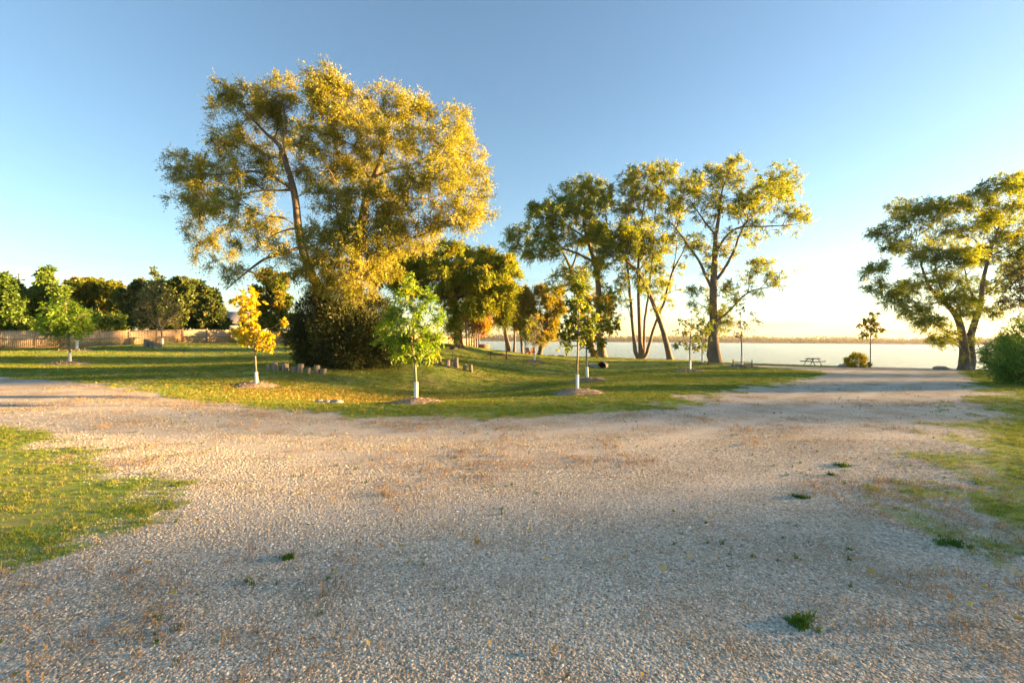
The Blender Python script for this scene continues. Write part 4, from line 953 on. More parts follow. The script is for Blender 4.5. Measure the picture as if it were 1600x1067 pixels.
sapling('olive-leaved sapling with many rising branches before the fence and domed tree', 254, 537, 46, [(253, 522, .09), (250, 510, .07), (246, 490, .03), (244, 460, .01)],
    [(245, 448, 14, 8), (228, 458, 14, 8), (262, 460, 14, 9), (220, 475, 14, 10), (245, 472, 20, 10), (272, 475, 13, 10), (215, 492, 12, 9), (238, 492, 20, 10), (265, 492, 16, 9), (225, 508, 14, 6), (250, 506, 16, 6), (272, 505, 10, 6), (278, 488, 8, 8)],
    LEAF_OLIVE, 212, guard=.5, gr=.1, mr=1.0, mh=.05, per=28, dens=1.6, ll=(.17, .28), lw=.4, sigma=.26, r=.09, droop=.1,
    extra=[[(252, 518, 0, .05), (262, 500, 0, .04), (272, 480, 0, .012)], [(251, 515, 0, .05), (235, 498, 0, .035), (222, 478, 0, .012)]])
sapling('hidden-crowned sapling with leaning white guard behind the yellow maple', 389, 547, 45, [(387, 532, .06), (385, 515, .04), (384, 490, .012)],
    [(384, 492, 9, 7), (392, 502, 9, 7), (378, 506, 9, 7), (386, 515, 10, 5)], LEAF_MAPLE, 213, guard=.75, gr=.1, per=22, dens=1.6, ll=(.17, .28), lw=.5, sigma=.22)

# ------------------------------------------------------------------ board fence
WOOD = plain_mat('fence_wood', (0.38, 0.255, 0.145), (0.56, 0.40, 0.245), scale=3, bump=.3, stretch=(4, 4, .7), rough=.75)
WOOD_P = plain_mat('fence_post_wood', (0.26, 0.17, 0.10), (0.40, 0.28, 0.17), scale=3, bump=.3, stretch=(4, 4, .7), rough=.75)
fl = np.array([P(-130, 546, 40)[:2], P(0, 545, 44)[:2], P(380, 538, 58)[:2], P(460, 540, 62)[:2], P(740, 543, 79)[:2]])
seg = np.linalg.norm(np.diff(fl, axis=0), axis=1); cum = np.concatenate([[0], np.cumsum(seg)])
npan = int(cum[-1]/2.4); sp = np.linspace(0, cum[-1], npan+1)
fp = np.stack([np.interp(sp, cum, fl[:, 0]), np.interp(sp, cum, fl[:, 1])], -1)
fz = terrain(fp[:, 0], fp[:, 1])
froot = empty('board_fence', (fp[0, 0], fp[0, 1], fz[0])); fo = np.array([fp[0, 0], fp[0, 1], fz[0]])
tag(froot, 'long tan wooden board fence with square posts at the back of the lawn', 'fence')
rngf = np.random.default_rng(5)
pm = MB(); pm.box((-.06, -.06, -.3), (.06, .06, 1.9)); pm.box((-.075, -.075, 1.9), (.075, .075, 1.95)); post_me = pm.mesh('post', WOOD_P)
for i in range(npan+1):
    o = link('post', post_me, froot, (fp[i, 0]-fo[0], fp[i, 1]-fo[1], fz[i]-fo[2]))
    if i < npan:
        a = np.array([*fp[i], fz[i]])-fo; b_ = np.array([*fp[i+1], fz[i+1]])-fo
        d = (b_-a)[:2]; ln = np.linalg.norm(d); d /= ln; nrm = np.array([d[1], -d[0]])
        o.rotation_euler = (0, 0, math.atan2(d[1], d[0]))
        mb = MB(); nb = 17
        for k in range(nb):
            t0 = .065 + (ln-.13)*k/nb; t1 = .065 + (ln-.13)*(k+1)/nb - .006
            zt = a[2]+(b_[2]-a[2])*(t0/ln); up_ = rngf.normal()*.004
            for q in (0,):
                A_ = a[:2]+d*t0; B_ = a[:2]+d*t1; w_ = nrm*.011; s0 = nrm*(.004+rngf.normal()*.002)
                v = [(*(A_-w_+s0), zt+.05), (*(B_-w_+s0), zt+.05), (*(B_+w_+s0), zt+.05), (*(A_+w_+s0), zt+.05)]
                v += [(x, y, zt+1.72+up_) for x, y, z in v]
                mb.add(v, [[0,3,2,1],[4,5,6,7],[0,1,5,4],[1,2,6,5],[2,3,7,6],[3,0,4,7]])
        pn = mb.build('board_panel', WOOD, froot); pn['kind'] = 'stuff'
        for hz_ in (.18, .95, 1.74):
            rb_ = MB(); e = nrm*.034
            rb_.bar((*(a[:2]+d*.06+e), a[2]+hz_), (*(b_[:2]-d*.06+e), b_[2]+hz_), .045, .09)
            rb_.build('rail', WOOD_P, froot)

# ------------------------------------------------------------------ park furniture
METAL = plain_mat('dark_metal', (0.02, 0.018, 0.017), (0.04, 0.036, 0.033), scale=20, rough=.6, bump=.05)
TABLEW = plain_mat('table_wood', (0.05, 0.036, 0.026), (0.10, 0.072, 0.05), scale=4, stretch=(1, 8, 8), bump=.3)
def picnic(px, py, Y, rz, lab, Ln=1.9):
    c = on_ground(px, py, Y)
    c[2] = terrain([c[0]-.7, c[0]+.7, c[0]-.7, c[0]+.7], [c[1]-.6, c[1]-.6, c[1]+.6, c[1]+.6]).max() - .02
    r = empty('picnic_table', c, rz)
    for k in range(5): MB_box('tabletop_plank', (-Ln/2, -.36+k*.146, .72), (Ln/2, -.36+k*.146+.138, .79), TABLEW, r)
    for s_ in (-1, 1):
        for k in range(2): MB_box('bench_plank', (-Ln/2, s_*.72-.145+k*.148, .43), (Ln/2, s_*.72-.145+k*.148+.14, .495), TABLEW, r)
        fr = MB(); x = s_*Ln*.34
        fr.bar((x, -.34, .70), (x, .34, .70), .05, .04); fr.bar((x, -.86, .415), (x, .86, .415), .05, .03)
        fr.build('cross_beam', METAL, r)
        for t in (-1, 1):
            lg = MB(); lg.bar((x, t*.22, .70), (x, t*.70, -.19), .05, .05, up=(1, 0, 0)); lg.build('leg', METAL, r)
    tag(r, lab, 'picnic table', 'picnic tables')
def MB_box(name, lo, hi, m_, parent):
    b_ = MB(); b_.box(lo, hi); return b_.build(name, m_, parent)
picnic(1270, 571.5, 49, math.radians(30), 'dark picnic table at the water beyond the gravel')
picnic(779, 561, 42, math.radians(4), 'dark picnic table on the shaded lawn before the slim bank trees', 2.1)
# bench
c = on_ground(1160, 574.5, 38.9); r = empty('metal_bench', c, math.radians(-28))
for s_ in (-1, 1):
    h_ = MB(); x = s_*.72
    arc = [(x, -.28, -.02), (x, -.28, .55)] + [(x, -.28+.1*(1-math.cos(a)), .55+.1*math.sin(a)) for a in np.linspace(.3, 1.57, 4)] + [(x, .18+.1*math.sin(a), .55+.1*math.cos(a)) for a in np.linspace(0, 1.3, 4)] + [(x, .28, .55), (x, .28, -.02)]
    h_.tube(np.array(arc), .036, 8); h_.bar((x, -.27, .42), (x, .27, .42), .04, .03); h_.build('arm_hoop', METAL, r, True)
for k in range(5): MB_box('seat_slat', (-.74, -.25+k*.104, .435), (.74, -.25+k*.104+.085, .46), METAL, r)
pad = MB(); pad.box((-1.0, -.6, -.06), (1.0, .5, .025)); pad.build('concrete_pad', plain_mat('pad_concrete', (.34, .33, .31), (.48, .46, .43), scale=12), r)
tag(r, 'black metal backless bench with hooped arms by the purple-brown sapling', 'bench')
# charcoal grill
c = on_ground(708, 561, 37.5); r = empty('park_grill', c, .4)
g_ = MB(); g_.tube(np.array([(0, 0, -.1), (0, 0, .80)]), .035, 8); g_.build('post', METAL, r, True)
g_ = MB(); g_.box((-.26, -.2, .80), (.26, .2, .83)); g_.box((-.26, .18, .831), (.26, .2, 1.06)); g_.box((-.26, -.2, .831), (-.24, .179, 1.06)); g_.box((.24, -.2, .831), (.26, .179, 1.06)); g_.box((-.239, -.2, .831), (.239, -.185, .93)); g_.build('firebox', METAL, r)
g_ = MB()
for k in range(9): g_.bar((-.22+k*.055, -.19, .985), (-.22+k*.055, .178, .985), .012, .012)
g_.bar((-.2, -.30, .985), (.2, -.30, .985), .02, .02); g_.bar((-.2, -.30, .985), (-.2, -.18, .985), .012, .012); g_.bar((.2, -.30, .985), (.2, -.18, .985), .012, .012)
g_.build('grate', METAL, r); tag(r, 'black charcoal grill box on a single post behind the short stumps', 'grill')

# log stumps
STUMP = bark_mat('stump_bark', (0.24, 0.20, 0.15), (0.40, 0.34, 0.27))
CUT = plain_mat('cut_wood', (0.34, 0.26, 0.17), (0.52, 0.42, 0.30), scale=14, bump=.2)
def stump(px, py, Y, rad, h, tilt, lab, grp, seed):
    rng = np.random.default_rng(seed); c = on_ground(px, py, Y); r = empty('log_stump', c, rng.uniform(0, 6))
    n = 14; ang = np.linspace(0, 6.283, n, endpoint=False); wob = 1+.07*np.sin(2*ang+seed)+.04*rng.normal(size=n)
    V = []; hs = [-.12, .08, h*.5, h]
    for z, sc in zip(hs, (1.08, 1.03, .98, .97)):
        for a, w_ in zip(ang, wob): V.append((rad*sc*w_*math.cos(a)+z*tilt[0], rad*sc*w_*math.sin(a)+z*tilt[1], z+(rng.normal()*.006 if z == h else 0)))
    Fq = [[i*n+j, i*n+(j+1) % n, (i+1)*n+(j+1) % n, (i+1)*n+j] for i in range(3) for j in range(n)]
    link('bark', np_mesh('bark', V, Fq, (STUMP,), True), r)
    top = V[-n:]; cv = [tuple(np.array(t)+(0, 0, .002)) for t in top] + [(h*tilt[0], h*tilt[1], h+.008)]
    link('cut_face', np_mesh('cut_face', cv, [[2*i, 2*i+1, (2*i+2) % n, n] for i in range(n//2)], (CUT,)), r)
    tag(r, lab, 'log stump', grp)
S1 = [(419, 580, .10, .30), (428.5, 581, .13, .40), (436, 581, .13, .26), (446, 581, .15, .38), (459, 581, .17, .24), (470, 581.5, .14, .42), (482, 581.5, .13, .24), (495, 581, .15, .38), (505, 581.5, .15, .24)]
for i, (x, y, rr, h_) in enumerate(S1):
    stump(x, y, 22+.12*math.sin(i), rr, h_, (RNG.normal()*.04, RNG.normal()*.04), ('tall' if h_ > .35 else 'short')+' grey log stump in the curved row below the cedar shrub', 'log stumps below the cedar shrub', 300+i)
S2 = [(662, 571, .12, .36), (675, 572, .13, .38), (687, 572, .12, .42), (699.5, 571.5, .14, .40), (707, 571.5, .13, .30), (713.5, 571, .13, .58), (725.5, 571.5, .12, .36), (736, 571, .12, .44)]
for i, (x, y, rr, h_) in enumerate(S2):
    stump(x, y, 27+.2*math.sin(i*1.7), rr, h_, ((.22 if i in (3, 6) else .05)*RNG.uniform(.6, 1), RNG.normal()*.05), ('tallest pale log stump in front of the charcoal grill' if h_ > .5 else 'tilted pale log stump in the row before the charcoal grill' if i in (3, 6) else 'upright pale log stump in the row before the charcoal grill'), 'log stumps before the grill', 320+i)
S3 = [(230, 543, .30, .78, 'tall cut log stump, largest of the cluster by the olive sapling'), (238.5, 542, .26, .62, 'middle cut log stump next to the tallest by the olive sapling'), (245, 541, .32, .45, 'low wide log stump by the olive sapling'), (251, 540.5, .15, .32, 'smallest log stump of the cluster by the olive sapling')]
for i, (x, y, rr, h_, lab) in enumerate(S3): stump(x, y, 44, rr, h_, (0, 0), lab, 'log stumps by the olive sapling', 340+i)

# lounge chair by the fence and chairs at the bank
CHAIRW = plain_mat('chair_wood', (0.34, 0.17, 0.08), (0.48, 0.27, 0.13), scale=5, bump=.2)
CHAIRD = plain_mat('dark_chair_wood', (0.16, 0.07, 0.04), (0.26, 0.12, 0.07), scale=5, bump=.2)
def deck_chair(px, py, Y, rz, lab, m_, recl=.5, seatl=.55, name='garden_chair'):
    c = on_ground(px, py, Y); r = empty(name, c, rz)
    for k in range(5):
        b_ = MB(); x = -.24+k*.12
        b_.bar((x, .1, .32), (x, .1+.95*math.sin(recl), .32+.95*math.cos(recl)*(1-.05*abs(k-2))), .105, .022, up=(0, -1, .3)); b_.build('back_slat', m_, r)
    for k in range(5):
        y = .08-k*seatl/5; MB_box('seat_slat', (-.29, y-seatl/5+.012, .32+.02*k), (.29, y, .345+.02*k), m_, r)
    for s_ in (-1, 1):
        MB_box('armrest', (s_*.36-.065, -.55, .56), (s_*.36+.065, .3, .585), m_, r)
        MB_box('leg', (s_*.34-.02, -.48, -.03), (s_*.34+.02, -.38, .56), m_, r)
        b_ = MB(); b_.bar((s_*.31, -.45, .36), (s_*.31, .55, -.02), .03, .11); b_.build('leg', m_, r)
        b_ = MB(); b_.bar((s_*.335, .22, .56), (s_*.335, .24, .1), .03, .08, up=(0, 1, 0)); b_.build('arm_support', m_, r)
    tag(r, lab, 'chair')
deck_chair(279, 536.5, 51, math.radians(62), 'tan wooden lounge chair with raised back before the fence', CHAIRW, recl=.35, seatl=1.3, name='lounge_chair')
deck_chair(826, 554.5, 62, math.radians(150), 'red-brown slatted garden chair on the bank facing the water', CHAIRD)
deck_chair(831.5, 555.5, 61, math.radians(200), 'red-brown slatted garden chair turned toward the golden leaning tree', CHAIRD)
# firewood crate
c = on_ground(756, 550, 62); r = empty('wooden_crate', c, .3)
for k in range(3):
    for s_ in (-1, 1): MB_box('slat', (-.7, s_*.4-.015, .04+k*.22), (.7, s_*.4+.015, .04+k*.22+.205), CHAIRD, r)
    for s_ in (-1, 1): MB_box('end_slat', (s_*.66-.015, -.38, .04+k*.22), (s_*.66+.015, .38, .04+k*.22+.205), CHAIRD, r)
for sx_ in (-1, 1):
    for sy_ in (-1, 1): MB_box('corner_post', (sx_*.62-.03, sy_*.355-.03, -.05), (sx_*.62+.03, sy_*.355+.03, .74), CHAIRD, r)
tag(r, 'large brown slatted wooden crate on the sunny bank', 'crate')
# timber edging at the bank
c = on_ground(864, 559, 62); r = empty('timber_edging', c, math.radians(-8))
for k in range(3): MB_box('timber', (-1.9+k*1.28, -.1, -.1), (-1.9+k*1.28+1.26, .1, .32), plain_mat('weathered_timber', (.14, .12, .1), (.26, .23, .19), scale=4, stretch=(1, 6, 6)) if k == 0 else bpy.data.materials['weathered_timber'], r)
tag(r, 'low grey timber edging along the bank by the golden tree', 'edging')
# culvert
c = on_ground(941, 575.5, 42.5); r = empty('culvert_pipe', c - np.array([0, 0, .08]), math.radians(-22))
STEEL = plain_mat('galvanised_steel', (.16, .16, .16), (.28, .28, .28), scale=9, rough=.6, metallic=.3, bump=.1)
ys = np.linspace(-.3, .9, 30); mb = MB(); rr = .40+.012*np.sin(ys*60)
mb.tube(np.stack([ys*0, ys, ys*0+.26], -1), rr, 20, False); mb.tube(np.stack([ys*0, ys, ys*0+.26], -1)[::-1], rr[::-1]-.012, 20, False)
mb.build('pipe', STEEL, r, True); pb = MB(); pb.tube(np.array([(0, .55, .26), (0, .7, .26)]), .38, 16); pb.build('shade_disc', plain_mat('pipe_shade', (.02, .016, .012), (.05, .04, .03), scale=9), r); tag(r, 'round corrugated steel culvert pipe opening at the end of the ditch', 'culvert')  # near-black disc inside the pipe stands in for its shaded depth
ROCK = plain_mat('fieldstone', (.20, .19, .18), (.42, .40, .37), scale=7, bump=.4)
def rock(px, py, Y, s_, lab, seed, name='rock', grp='rocks by the culvert'):
    rng = np.random.default_rng(seed); c = on_ground(px, py, Y)
    nu, nv = 9, 6; V = []
    for i in range(nv+1):
        th = math.pi*i/nv
        for j in range(nu):
            ph = 2*math.pi*j/nu; q = 1+.16*rng.normal()*(0 < i < nv)
            V.append((s_[0]*q*math.sin(th)*math.cos(ph), s_[1]*q*math.sin(th)*math.sin(ph), s_[2]*(q*math.cos(th)+.5)))
    Fq = [[i*nu+j, (i+1)*nu+j, (i+1)*nu+(j+1) % nu, i*nu+(j+1) % nu] for i in range(nv) for j in range(nu)]
    tag(link(name, np_mesh(name, V, Fq, (ROCK,), False), loc=c), lab, 'rock', grp)
for i, (x, y, w_) in enumerate([(933, 574, .3), (930, 572.5, .26), (927, 573.5, .34), (923, 572, .3), (935.5, 575.5, .2)]):
    rock(x, y, 42.6+.25*i, (w_, w_*.8, w_*.55), 'grey fieldstone heaped beside the culvert mouth', 400+i)
for i, (x, y, w_, yy) in enumerate([(525, 639, .22, 14.6), (512, 636, .2, 14.9), (498, 635, .18, 15.0), (505, 638.5, .13, 14.6)]):
    rock(x, y, yy, (w_, w_*.8, w_*.4), 'flat blue-grey stone in the ditch beside the drive', 410+i, grp='stones in the ditch')
rock(1316, 574, 45, (.5, .35, .2), 'flat grey stone at the foot of the golden shrub', 420, grp='shore stones')
rock(1470, 578, 42, (.7, .4, .2), 'low grey shore stone left of the twin-trunked willow', 421, grp='shore stones')

# utility pole and wires
c = on_ground(27, 543, 76); r = empty('utility_pole', c)
top = P(30.5, 427, 76)-c
mb = MB(); mb.tube(np.array([(-.3, 0, -.3), top*.5 + (-.15, 0, 0), top]), [.19, .17, .14], 10); mb.build('pole', bark_mat('pole_wood', (.20, .15, .11), (.32, .25, .19)), r, True)
for k, (e, z) in enumerate([((-28, 6, .6), .985), ((-28, -4, -1.6), .93), ((30, 26, -.6), .93)]):
    a = top*z; e = a+np.array(e); t = np.linspace(0, 1, 14)[:, None]
    mb = MB(); mb.tube(a*(1-t)+e*t - np.array([0, 0, 1.])*(4*t*(1-t))*.5, .012, 4, False); mb.build('wire', METAL, r)
tag(r, 'wooden utility pole with thin wires above the vine-covered trees', 'utility pole')
# house behind the fence
HW = plain_mat('pale_siding', (.55, .55, .56), (.66, .66, .66), scale=3, stretch=(1, 1, 12), bump=.2)
HR = plain_mat('grey_shingles', (.16, .16, .17), (.26, .26, .27), scale=9, bump=.3)
c = on_ground(372, 539, 84); r = empty('house', c, math.radians(18))
MB_box('wall', (-4.5, -3, -.3), (4.5, 3, 3.6), HW, r)
rf = MB(); rf.add([(-5, -3.5, 3.5), (5, -3.5, 3.5), (5, 0, 5.6), (-5, 0, 5.6), (-5, 3.5, 3.5), (5, 3.5, 3.5), (-5, -3.5, 3.7), (5, -3.5, 3.7), (5, 0, 5.8), (-5, 0, 5.8), (-5, 3.5, 3.7), (5, 3.5, 3.7)],
    [[0, 3, 2, 1], [3, 4, 5, 2], [6, 7, 8, 9], [9, 8, 11, 10], [0, 1, 7, 6], [4, 10, 11, 5], [0, 6, 9, 3], [3, 9, 10, 4], [1, 2, 8, 7], [2, 5, 11, 8]]); rfo = rf.build('roof', HR, r)
gb = MB()
for s_ in (-1, 1): gb.add([(s_*4.49, -3, 3.6), (s_*4.49, 3, 3.6), (s_*4.49, .3, 5.45), (s_*4.49, -.3, 5.45)], [[0, 1, 2, 3]])
gb.build('gable', HW, r)
GL = plain_mat('window_glass', (.08, .1, .13), (.12, .15, .18), rough=.1, bump=0)
for x in (-3, 0, 3):
    w_ = MB_box('window_frame', (x-.6, -3.05, 1.5), (x+.6, -3.001, 2.8), GUARD, r); MB_box('pane', (x-.5, -3.06, 1.6), (x+.5, -3.052, 2.7), GL, w_)
tag(r, 'pale house with grey roof glimpsed between trees behind the fence', 'house')

# ------------------------------------------------------------------ far shore
HILL = plain_mat('far_shore_ground', (.10, .09, .05), (.16, .13, .07), scale=.02, bump=0)
xs = np.linspace(-1300, 4200, 90)
fy = 1500 + 120*np.sin(xs/700) - xs*.05
V = []; 
for off_, z in ((0, -1.3), (12, 1.5), (90, 7), (400, 14), (900, -1.3)):
    for x, y in zip(xs, fy): V.append((x, y+off_, z + (2.5*vnoise(x, off_, .004, 3) if 10 < off_ < 500 else 0)))
n = len(xs)
tag(link('far_shore', np_mesh('far_shore', V, [[i*n+j, i*n+j+1, (i+1)*n+j+1, (i+1)*n+j] for i in range(4) for j in range(n-1)], (HILL,), True)), kind='structure')
rng = np.random.default_rng(9)
PS = []; DS = []; TT = []
for row in range(3):
    x = -1200.
    while x < 4000:
        x += rng.uniform(9, 16); y = np.interp(x, xs, fy) + 14 + row*28 + rng.uniform(-6, 6); h = rng.uniform(9, 15)*(1+.12*row) * (.75+.5*vnoise(x, row, .006, 4)); w_ = rng.uniform(6, 10)
        m_ = 46; d = rng.normal(size=(m_, 3)); d /= np.linalg.norm(d, axis=1)[:, None]
        PS.append(np.array([x, y, h*.55+row*1.5]) + d*np.array([w_, w_, h*.5])); DS.append(d + rng.normal(size=(m_, 3))*.6); TT.append(np.clip(rng.normal(.5, .2)+rng.normal(size=m_)*.12, 0, 1))
ps = np.vstack(PS); d = np.vstack(DS); Ln = rng.uniform(4, 7, len(ps))
FAR = leaf_mat('far_forest_leaf', [(0, (.09, .11, .06)), (.5, (.14, .15, .08)), (1, (.20, .17, .10))], trans=.25)
tag(link('far_forest', leaf_mesh('far_forest', leaf_geo(ps, d, Ln, Ln*.8, rng=rng), np.concatenate(TT), FAR)), 'low line of distant woods along the far shore of the lake', 'forest', kind='stuff')

# ------------------------------------------------------------------ grass, stones, weeds, fallen leaves
PROTO = bpy.data.collections.new('scatter_sources')
def scatter(name, pts, rot, scl, idx, protos, label=None, cat=None):
    coll = bpy.data.collections.new(name+'_sources')
    for i, me in enumerate(protos):
        o = bpy.data.objects.new(f'{name}_{i:02d}', me); coll.objects.link(o)
    n = len(pts)
    me = bpy.data.meshes.new(name); me.vertices.add(n); me.vertices.foreach_set('co', np.asarray(pts, np.float32).ravel())
    for an, dt, data, key in (('rot', 'FLOAT_VECTOR', rot, 'vector'), ('scl', 'FLOAT_VECTOR', scl, 'vector'), ('pick', 'INT', idx, 'value')):
        a = me.attributes.new(an, dt, 'POINT'); a.data.foreach_set(key, np.asarray(data, np.int32 if dt == 'INT' else np.float32).ravel())
    o = link(name, me)
    ng = bpy.data.node_groups.new(name, 'GeometryNodeTree')
    ng.interface.new_socket('Geometry', in_out='INPUT', socket_type='NodeSocketGeometry'); ng.interface.new_socket('Geometry', in_out='OUTPUT', socket_type='NodeSocketGeometry')
    gi = ng.nodes.new('NodeGroupInput'); go = ng.nodes.new('NodeGroupOutput')
    ci = ng.nodes.new('GeometryNodeCollectionInfo'); ci.inputs['Collection'].default_value = coll; ci.inputs['Separate Children'].default_value = True; ci.inputs['Reset Children'].default_value = True
    ip = ng.nodes.new('GeometryNodeInstanceOnPoints'); ip.inputs['Pick Instance'].default_value = True
    def na(nm, dt):
        q = ng.nodes.new('GeometryNodeInputNamedAttribute'); q.data_type = dt; q.inputs['Name'].default_value = nm; return q.outputs['Attribute']
    ln = ng.links.new
    ln(gi.outputs[0], ip.inputs['Points']); ln(ci.outputs[0], ip.inputs['Instance']); ln(na('pick', 'INT'), ip.inputs['Instance Index'])
    ln(na('rot', 'FLOAT_VECTOR'), ip.inputs['Rotation']); ln(na('scl', 'FLOAT_VECTOR'), ip.inputs['Scale']); ln(ip.outputs[0], go.inputs[0])
    md = o.modifiers.new('scatter', 'NODES'); md.node_group = ng
    return tag(o, label, cat, kind='stuff')

def inst_mat(name, stops, rough=.9, trans=0.0, noise=None):
    m, nt, out = mat(name); l = nt.links.new
    oi = N(nt, 'ShaderNodeObjectInfo'); r = ramp(nt, stops); l(oi.outputs['Random'], r.inputs['Fac'])
    d = N(nt, 'ShaderNodeBsdfDiffuse', Roughness=.5); l(r.outputs[0], d.inputs['Color'])
    if trans:
        t = N(nt, 'ShaderNodeBsdfTranslucent'); l(r.outputs[0], t.inputs['Color']); mx_ = N(nt, 'ShaderNodeMixShader', Fac=trans); l(d.outputs[0], mx_.inputs[1]); l(t.outputs[0], mx_.inputs[2]); l(mx_.outputs[0], out.inputs[0])
    else: l(d.outputs[0], out.inputs[0])
    return m
STONE = inst_mat('gravel_stone', [(0, (.20, .175, .14)), (.2, (.36, .32, .255)), (.6, (.51, .46, .375)), (.86, (.60, .55, .46)), (.96, (.74, .71, .64)), (1, (.46, .32, .20))])
GRASS = inst_mat('grass_blade', [(0, (.13, .22, .028)), (.5, (.22, .30, .045)), (.8, (.33, .33, .08)), (1, (.44, .36, .16))], trans=.35)
DRYG = inst_mat('dry_weed', [(0, (.28, .15, .07)), (.5, (.36, .24, .12)), (1, (.42, .32, .16))], trans=.2)
WEED = inst_mat('green_weed', [(0, (.05, .13, .02)), (1, (.11, .2, .035))], trans=.3)
FALL = inst_mat('fallen_leaf', [(0, (.26, .12, .05)), (.3, (.44, .25, .07)), (.7, (.58, .42, .08)), (1, (.66, .54, .20))], trans=.2)

rng = np.random.default_rng(77)
def stone_mesh(seed):
    r = np.random.default_rng(seed)
    t = (1+5**.5)/2
    v = np.array([(-1,t,0),(1,t,0),(-1,-t,0),(1,-t,0),(0,-1,t),(0,1,t),(0,-1,-t),(0,1,-t),(t,0,-1),(t,0,1),(-t,0,-1),(-t,0,1)], float); v /= np.linalg.norm(v[0])
    f = [(0,11,5),(0,5,1),(0,1,7),(0,7,10),(0,10,11),(1,5,9),(5,11,4),(11,10,2),(10,7,6),(7,1,8),(3,9,4),(3,4,2),(3,2,6),(3,6,8),(3,8,9),(4,9,5),(2,4,11),(6,2,10),(8,6,7),(9,8,1)]
    v = v*(1+r.normal(size=(12, 1))*.16)*np.array([1, r.uniform(.6, .95), r.uniform(.12, .2)])
    return np_mesh('stone', v, f, (STONE,))
def tuft(seed, nb, h, w, spread, material, bend=.5):
    r = np.random.default_rng(seed); V = []; Fq = []
    for i in range(nb):
        a = r.uniform(0, 6.28); b0_ = r.normal(size=2)*spread*.45; hh = h*r.uniform(.5, 1.1); d = np.array([math.cos(a), math.sin(a)]); s_ = np.array([-d[1], d[0]])*w*.5*r.uniform(.7, 1.2); be = bend*hh*r.uniform(.2, 1.2)
        k = len(V)
        V += [(*(b0_-s_), -.01), (*(b0_+s_), -.01), (*(b0_+s_*.8+d*be*.35), hh*.6), (*(b0_-s_*.8+d*be*.35), hh*.6), (*(b0_+d*be+s_*.15), hh), (*(b0_+d*be-s_*.15), hh)]
        Fq += [[k, k+1, k+2, k+3], [k+3, k+2, k+4, k+5]]
    return np_mesh('tuft', V, Fq, (material,))
def sample(n, y0, y1, side=1.16, pw=1.0):
    y = y0 + (y1-y0)*rng.random(n)**pw
    x = (rng.random(n)*2-1)*(side*y+.8)
    return x, y

# loose gravel stones
bands = [(2.2, 4.0, 62000, .0078), (4.0, 6.0, 90000, .0086), (6.0, 9, 120000, .0098), (9, 15, 90000, .012)]
PT = []; SC = []
for y0, y1, n, s_ in bands:
    x, y = sample(n, y0, y1, pw=.8)
    g = grass_mask(x, y); ok = (rng.random(n) > g*1.15 - .05) & (rng.random(n) > (y-7)/8) & (rng.random(n) > track_mask(x, y)*.75)
    x, y = x[ok], y[ok]; z = terrain(x, y)
    s0 = s_*rng.lognormal(0, .32, len(x)); PT.append(np.stack([x, y, z+s0*.02], -1)); SC.append(np.repeat(s0[:, None], 3, 1))
PT = np.vstack(PT); SC = np.vstack(SC)
rot = np.stack([rng.normal(0, .06, len(PT)), rng.normal(0, .06, len(PT)), rng.uniform(0, 6.28, len(PT))], -1)
scatter('gravel_stones', PT, rot, SC, rng.integers(0, 6, len(PT)), [stone_mesh(i) for i in range(6)], 'loose grey crushed stones covering the drive', 'gravel')

# grass blades
PT = []; SC = []
for y0, y1, n, hs, ws, side in [(2.5, 11, 90000, .6, .8, 1.18), (10.5, 20, 80000, 1.0, 1.5, 1.16), (18, 34, 80000, 1.15, 2.6, 1.14), (30, 58, 60000, 1.3, 4.5, 1.12)]:
    x, y = sample(n, y0, y1, side, pw=.85)
    g = grass_mask(x, y); sd = shore_d(x, y)
    thin = np.clip((vnoise(x, y, .8, 8)*.6+vnoise(x, y, 3.1, 9)*.6) - .25, .1, 1)
    ok = (rng.random(n) < (g-.25)*1.5*thin*1.5) & (sd < -.3)
    x, y = x[ok], y[ok]; z = terrain(x, y); k = rng.uniform(.7, 1.25, len(x))
    k *= np.where((y < 11), 1, .9)
    PT.append(np.stack([x, y, z], -1)); SC.append(np.stack([k*ws, k*ws, k*hs], -1))
PT = np.vstack(PT); SC = np.vstack(SC)
rot = np.stack([rng.normal(0, .1, len(PT)), rng.normal(0, .1, len(PT)), rng.uniform(0, 6.28, len(PT))], -1)
scatter('grass_blades', PT, rot, SC, rng.integers(0, 5, len(PT)), [tuft(i, 14, .045, .005, .06, GRASS, .8) for i in range(5)], 'short mown grass blades covering the lawns', 'grass')

# dry weeds and bits on the gravel
x, y = sample(26000, 2.3, 22, 1.15, pw=.8)
cl = vnoise(x, y, .7, 21)*.7 + vnoise(x, y, 2.2, 22)*.5
ok = (grass_mask(x, y) < .6) & (cl > .64+.2*rng.random(len(x))); x, y = x[ok], y[ok]
k = rng.uniform(.5, 1.6, len(x))
scatter('dry_weeds', np.stack([x, y, terrain(x, y)], -1), np.stack([rng.normal(0, .3, len(x)), rng.normal(0, .3, len(x)), rng.uniform(0, 6.28, len(x))], -1), np.stack([k, k, k*.8], -1), rng.integers(0, 4, len(x)),
        [tuft(50+i, 9, .05, .0045, .07, DRYG, 1.3) for i in range(4)], 'dry brown weeds and stalks scattered over the gravel', 'weeds')
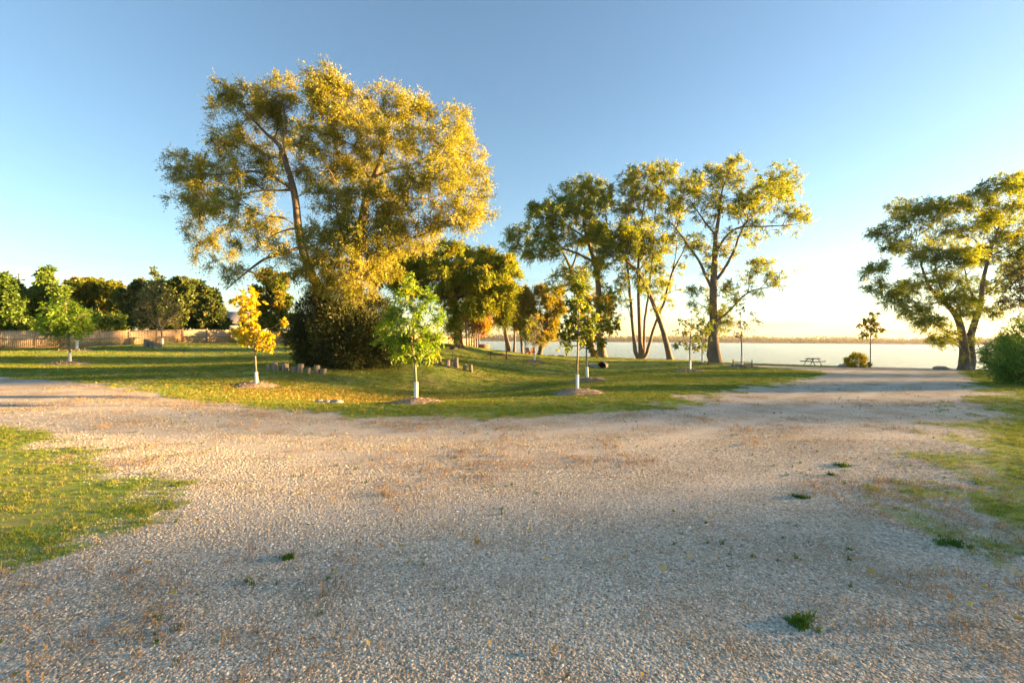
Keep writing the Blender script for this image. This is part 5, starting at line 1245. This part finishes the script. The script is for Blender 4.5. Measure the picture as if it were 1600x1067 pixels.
# small green weeds on gravel
spots = [(1252, 975, .11), (1318, 728, .11), (1250, 777, .09), (1487, 850, .13), (450, 872, .04), (1298, 742, .04)]
PT = []; SC = []
for a_, b_, r_ in spots:
    c_ = Q(a_, b_); m_ = int(6+260*r_)
    q = c_ + rng.normal(size=(m_, 2))*np.array([r_*.5, r_*.4])*rng.uniform(.5, 1.2, (m_, 1)); PT.append(np.stack([q[:, 0], q[:, 1], terrain(q[:, 0], q[:, 1])], -1)); s0 = rng.uniform(.4, 1.0, m_); SC.append(np.stack([s0, s0, s0], -1))
x, y = sample(1600, 2.5, 16, 1.12, pw=.8); ok = (grass_mask(x, y) < .5) & (vnoise(x, y, 1.1, 31) > .62); x, y = x[ok], y[ok]
PT.append(np.stack([x, y, terrain(x, y)], -1)); s0 = rng.uniform(.3, .8, len(x)); SC.append(np.stack([s0, s0, s0], -1))
PT = np.vstack(PT); SC = np.vstack(SC)
scatter('green_weeds', PT, np.stack([rng.normal(0, .3, len(PT)), rng.normal(0, .3, len(PT)), rng.uniform(0, 6.28, len(PT))], -1), SC, rng.integers(0, 3, len(PT)), [tuft(70+i, 10, .05, .011, .05, WEED, 1.2) for i in range(3)], 'small green weed tufts growing through the gravel', 'weeds')

# fallen leaves
lv = []
for i in range(3):
    r_ = np.random.default_rng(90+i); c_ = r_.uniform(.1, .35)
    lv.append(np_mesh('leaf', [(-.5, 0, 0), (-.1, -.34, c_*.5), (.5, 0, .05), (-.1, .34, c_*.6), (.2, -.2, c_*.3), (.2, .2, c_*.3)], [[0, 1, 4, 2], [0, 2, 5, 3]], (FALL,)))
PT = []; SC = []
def leafspot(n, fx, s0, s1):
    x, y = fx(n); PT.append(np.stack([x, y, terrain(x, y)+.025], -1)); k = rng.uniform(s0, s1, len(x)); SC.append(np.stack([k, k, k], -1))
def under(n):
    c_ = P(540, 573, 25); x = c_[0]+rng.normal(size=n)*7.5; y = c_[1]-1.5+rng.normal(size=n)*5; ok = (grass_mask(x, y) > .4) & (y > 12); return x[ok], y[ok]
leafspot(9000, under, .04, .085)
def swale(n):
    t = rng.random(n); a = P(330, 615, 17.5); b_ = P(715, 622, 18.2); x = a[0]+(b_[0]-a[0])*t**.7+rng.normal(size=n)*.6; y = a[1]+(b_[1]-a[1])*t+rng.normal(size=n)*1.3; ok = (grass_mask(x, y) > .5); return x[ok], y[ok]
leafspot(14000, swale, .035, .075)  # real litter, but thickened and yellowed to strengthen the sunlit strip
def grav(n):
    x, y = sample(n, 2.3, 13, 1.15, pw=.8); ok = (vnoise(x, y, .9, 41) > .45); return x[ok], y[ok]
leafspot(700, grav, .03, .07)
def lawnl(n):
    x, y = sample(n, 12, 50, 1.1); ok = (grass_mask(x, y) > .6) & (shore_d(x, y) < -.5); return x[ok], y[ok]
leafspot(2500, lawnl, .04, .08)
PT = np.vstack(PT); SC = np.vstack(SC)
scatter('fallen_leaves', PT, np.stack([rng.normal(0, .35, len(PT)), rng.normal(0, .35, len(PT)), rng.uniform(0, 6.28, len(PT))], -1), SC, rng.integers(0, 3, len(PT)), lv, 'fallen yellow and brown leaves littering the lawn under the willow', 'leaves')

# ------------------------------------------------------------------ air between here and the far shore
m, nt, out = mat('evening_haze'); pv = N(nt, 'ShaderNodeVolumePrincipled', Density=0.00006, Anisotropy=0.2); pv.inputs['Color'].default_value = (0.93, 0.94, 0.96, 1)
nt.links.new(pv.outputs[0], out.inputs['Volume'])
hb_ = MB(); hb_.box((-1600, -400, -5), (5400, 2900, 60)); tag(hb_.build('haze', m), kind='stuff')
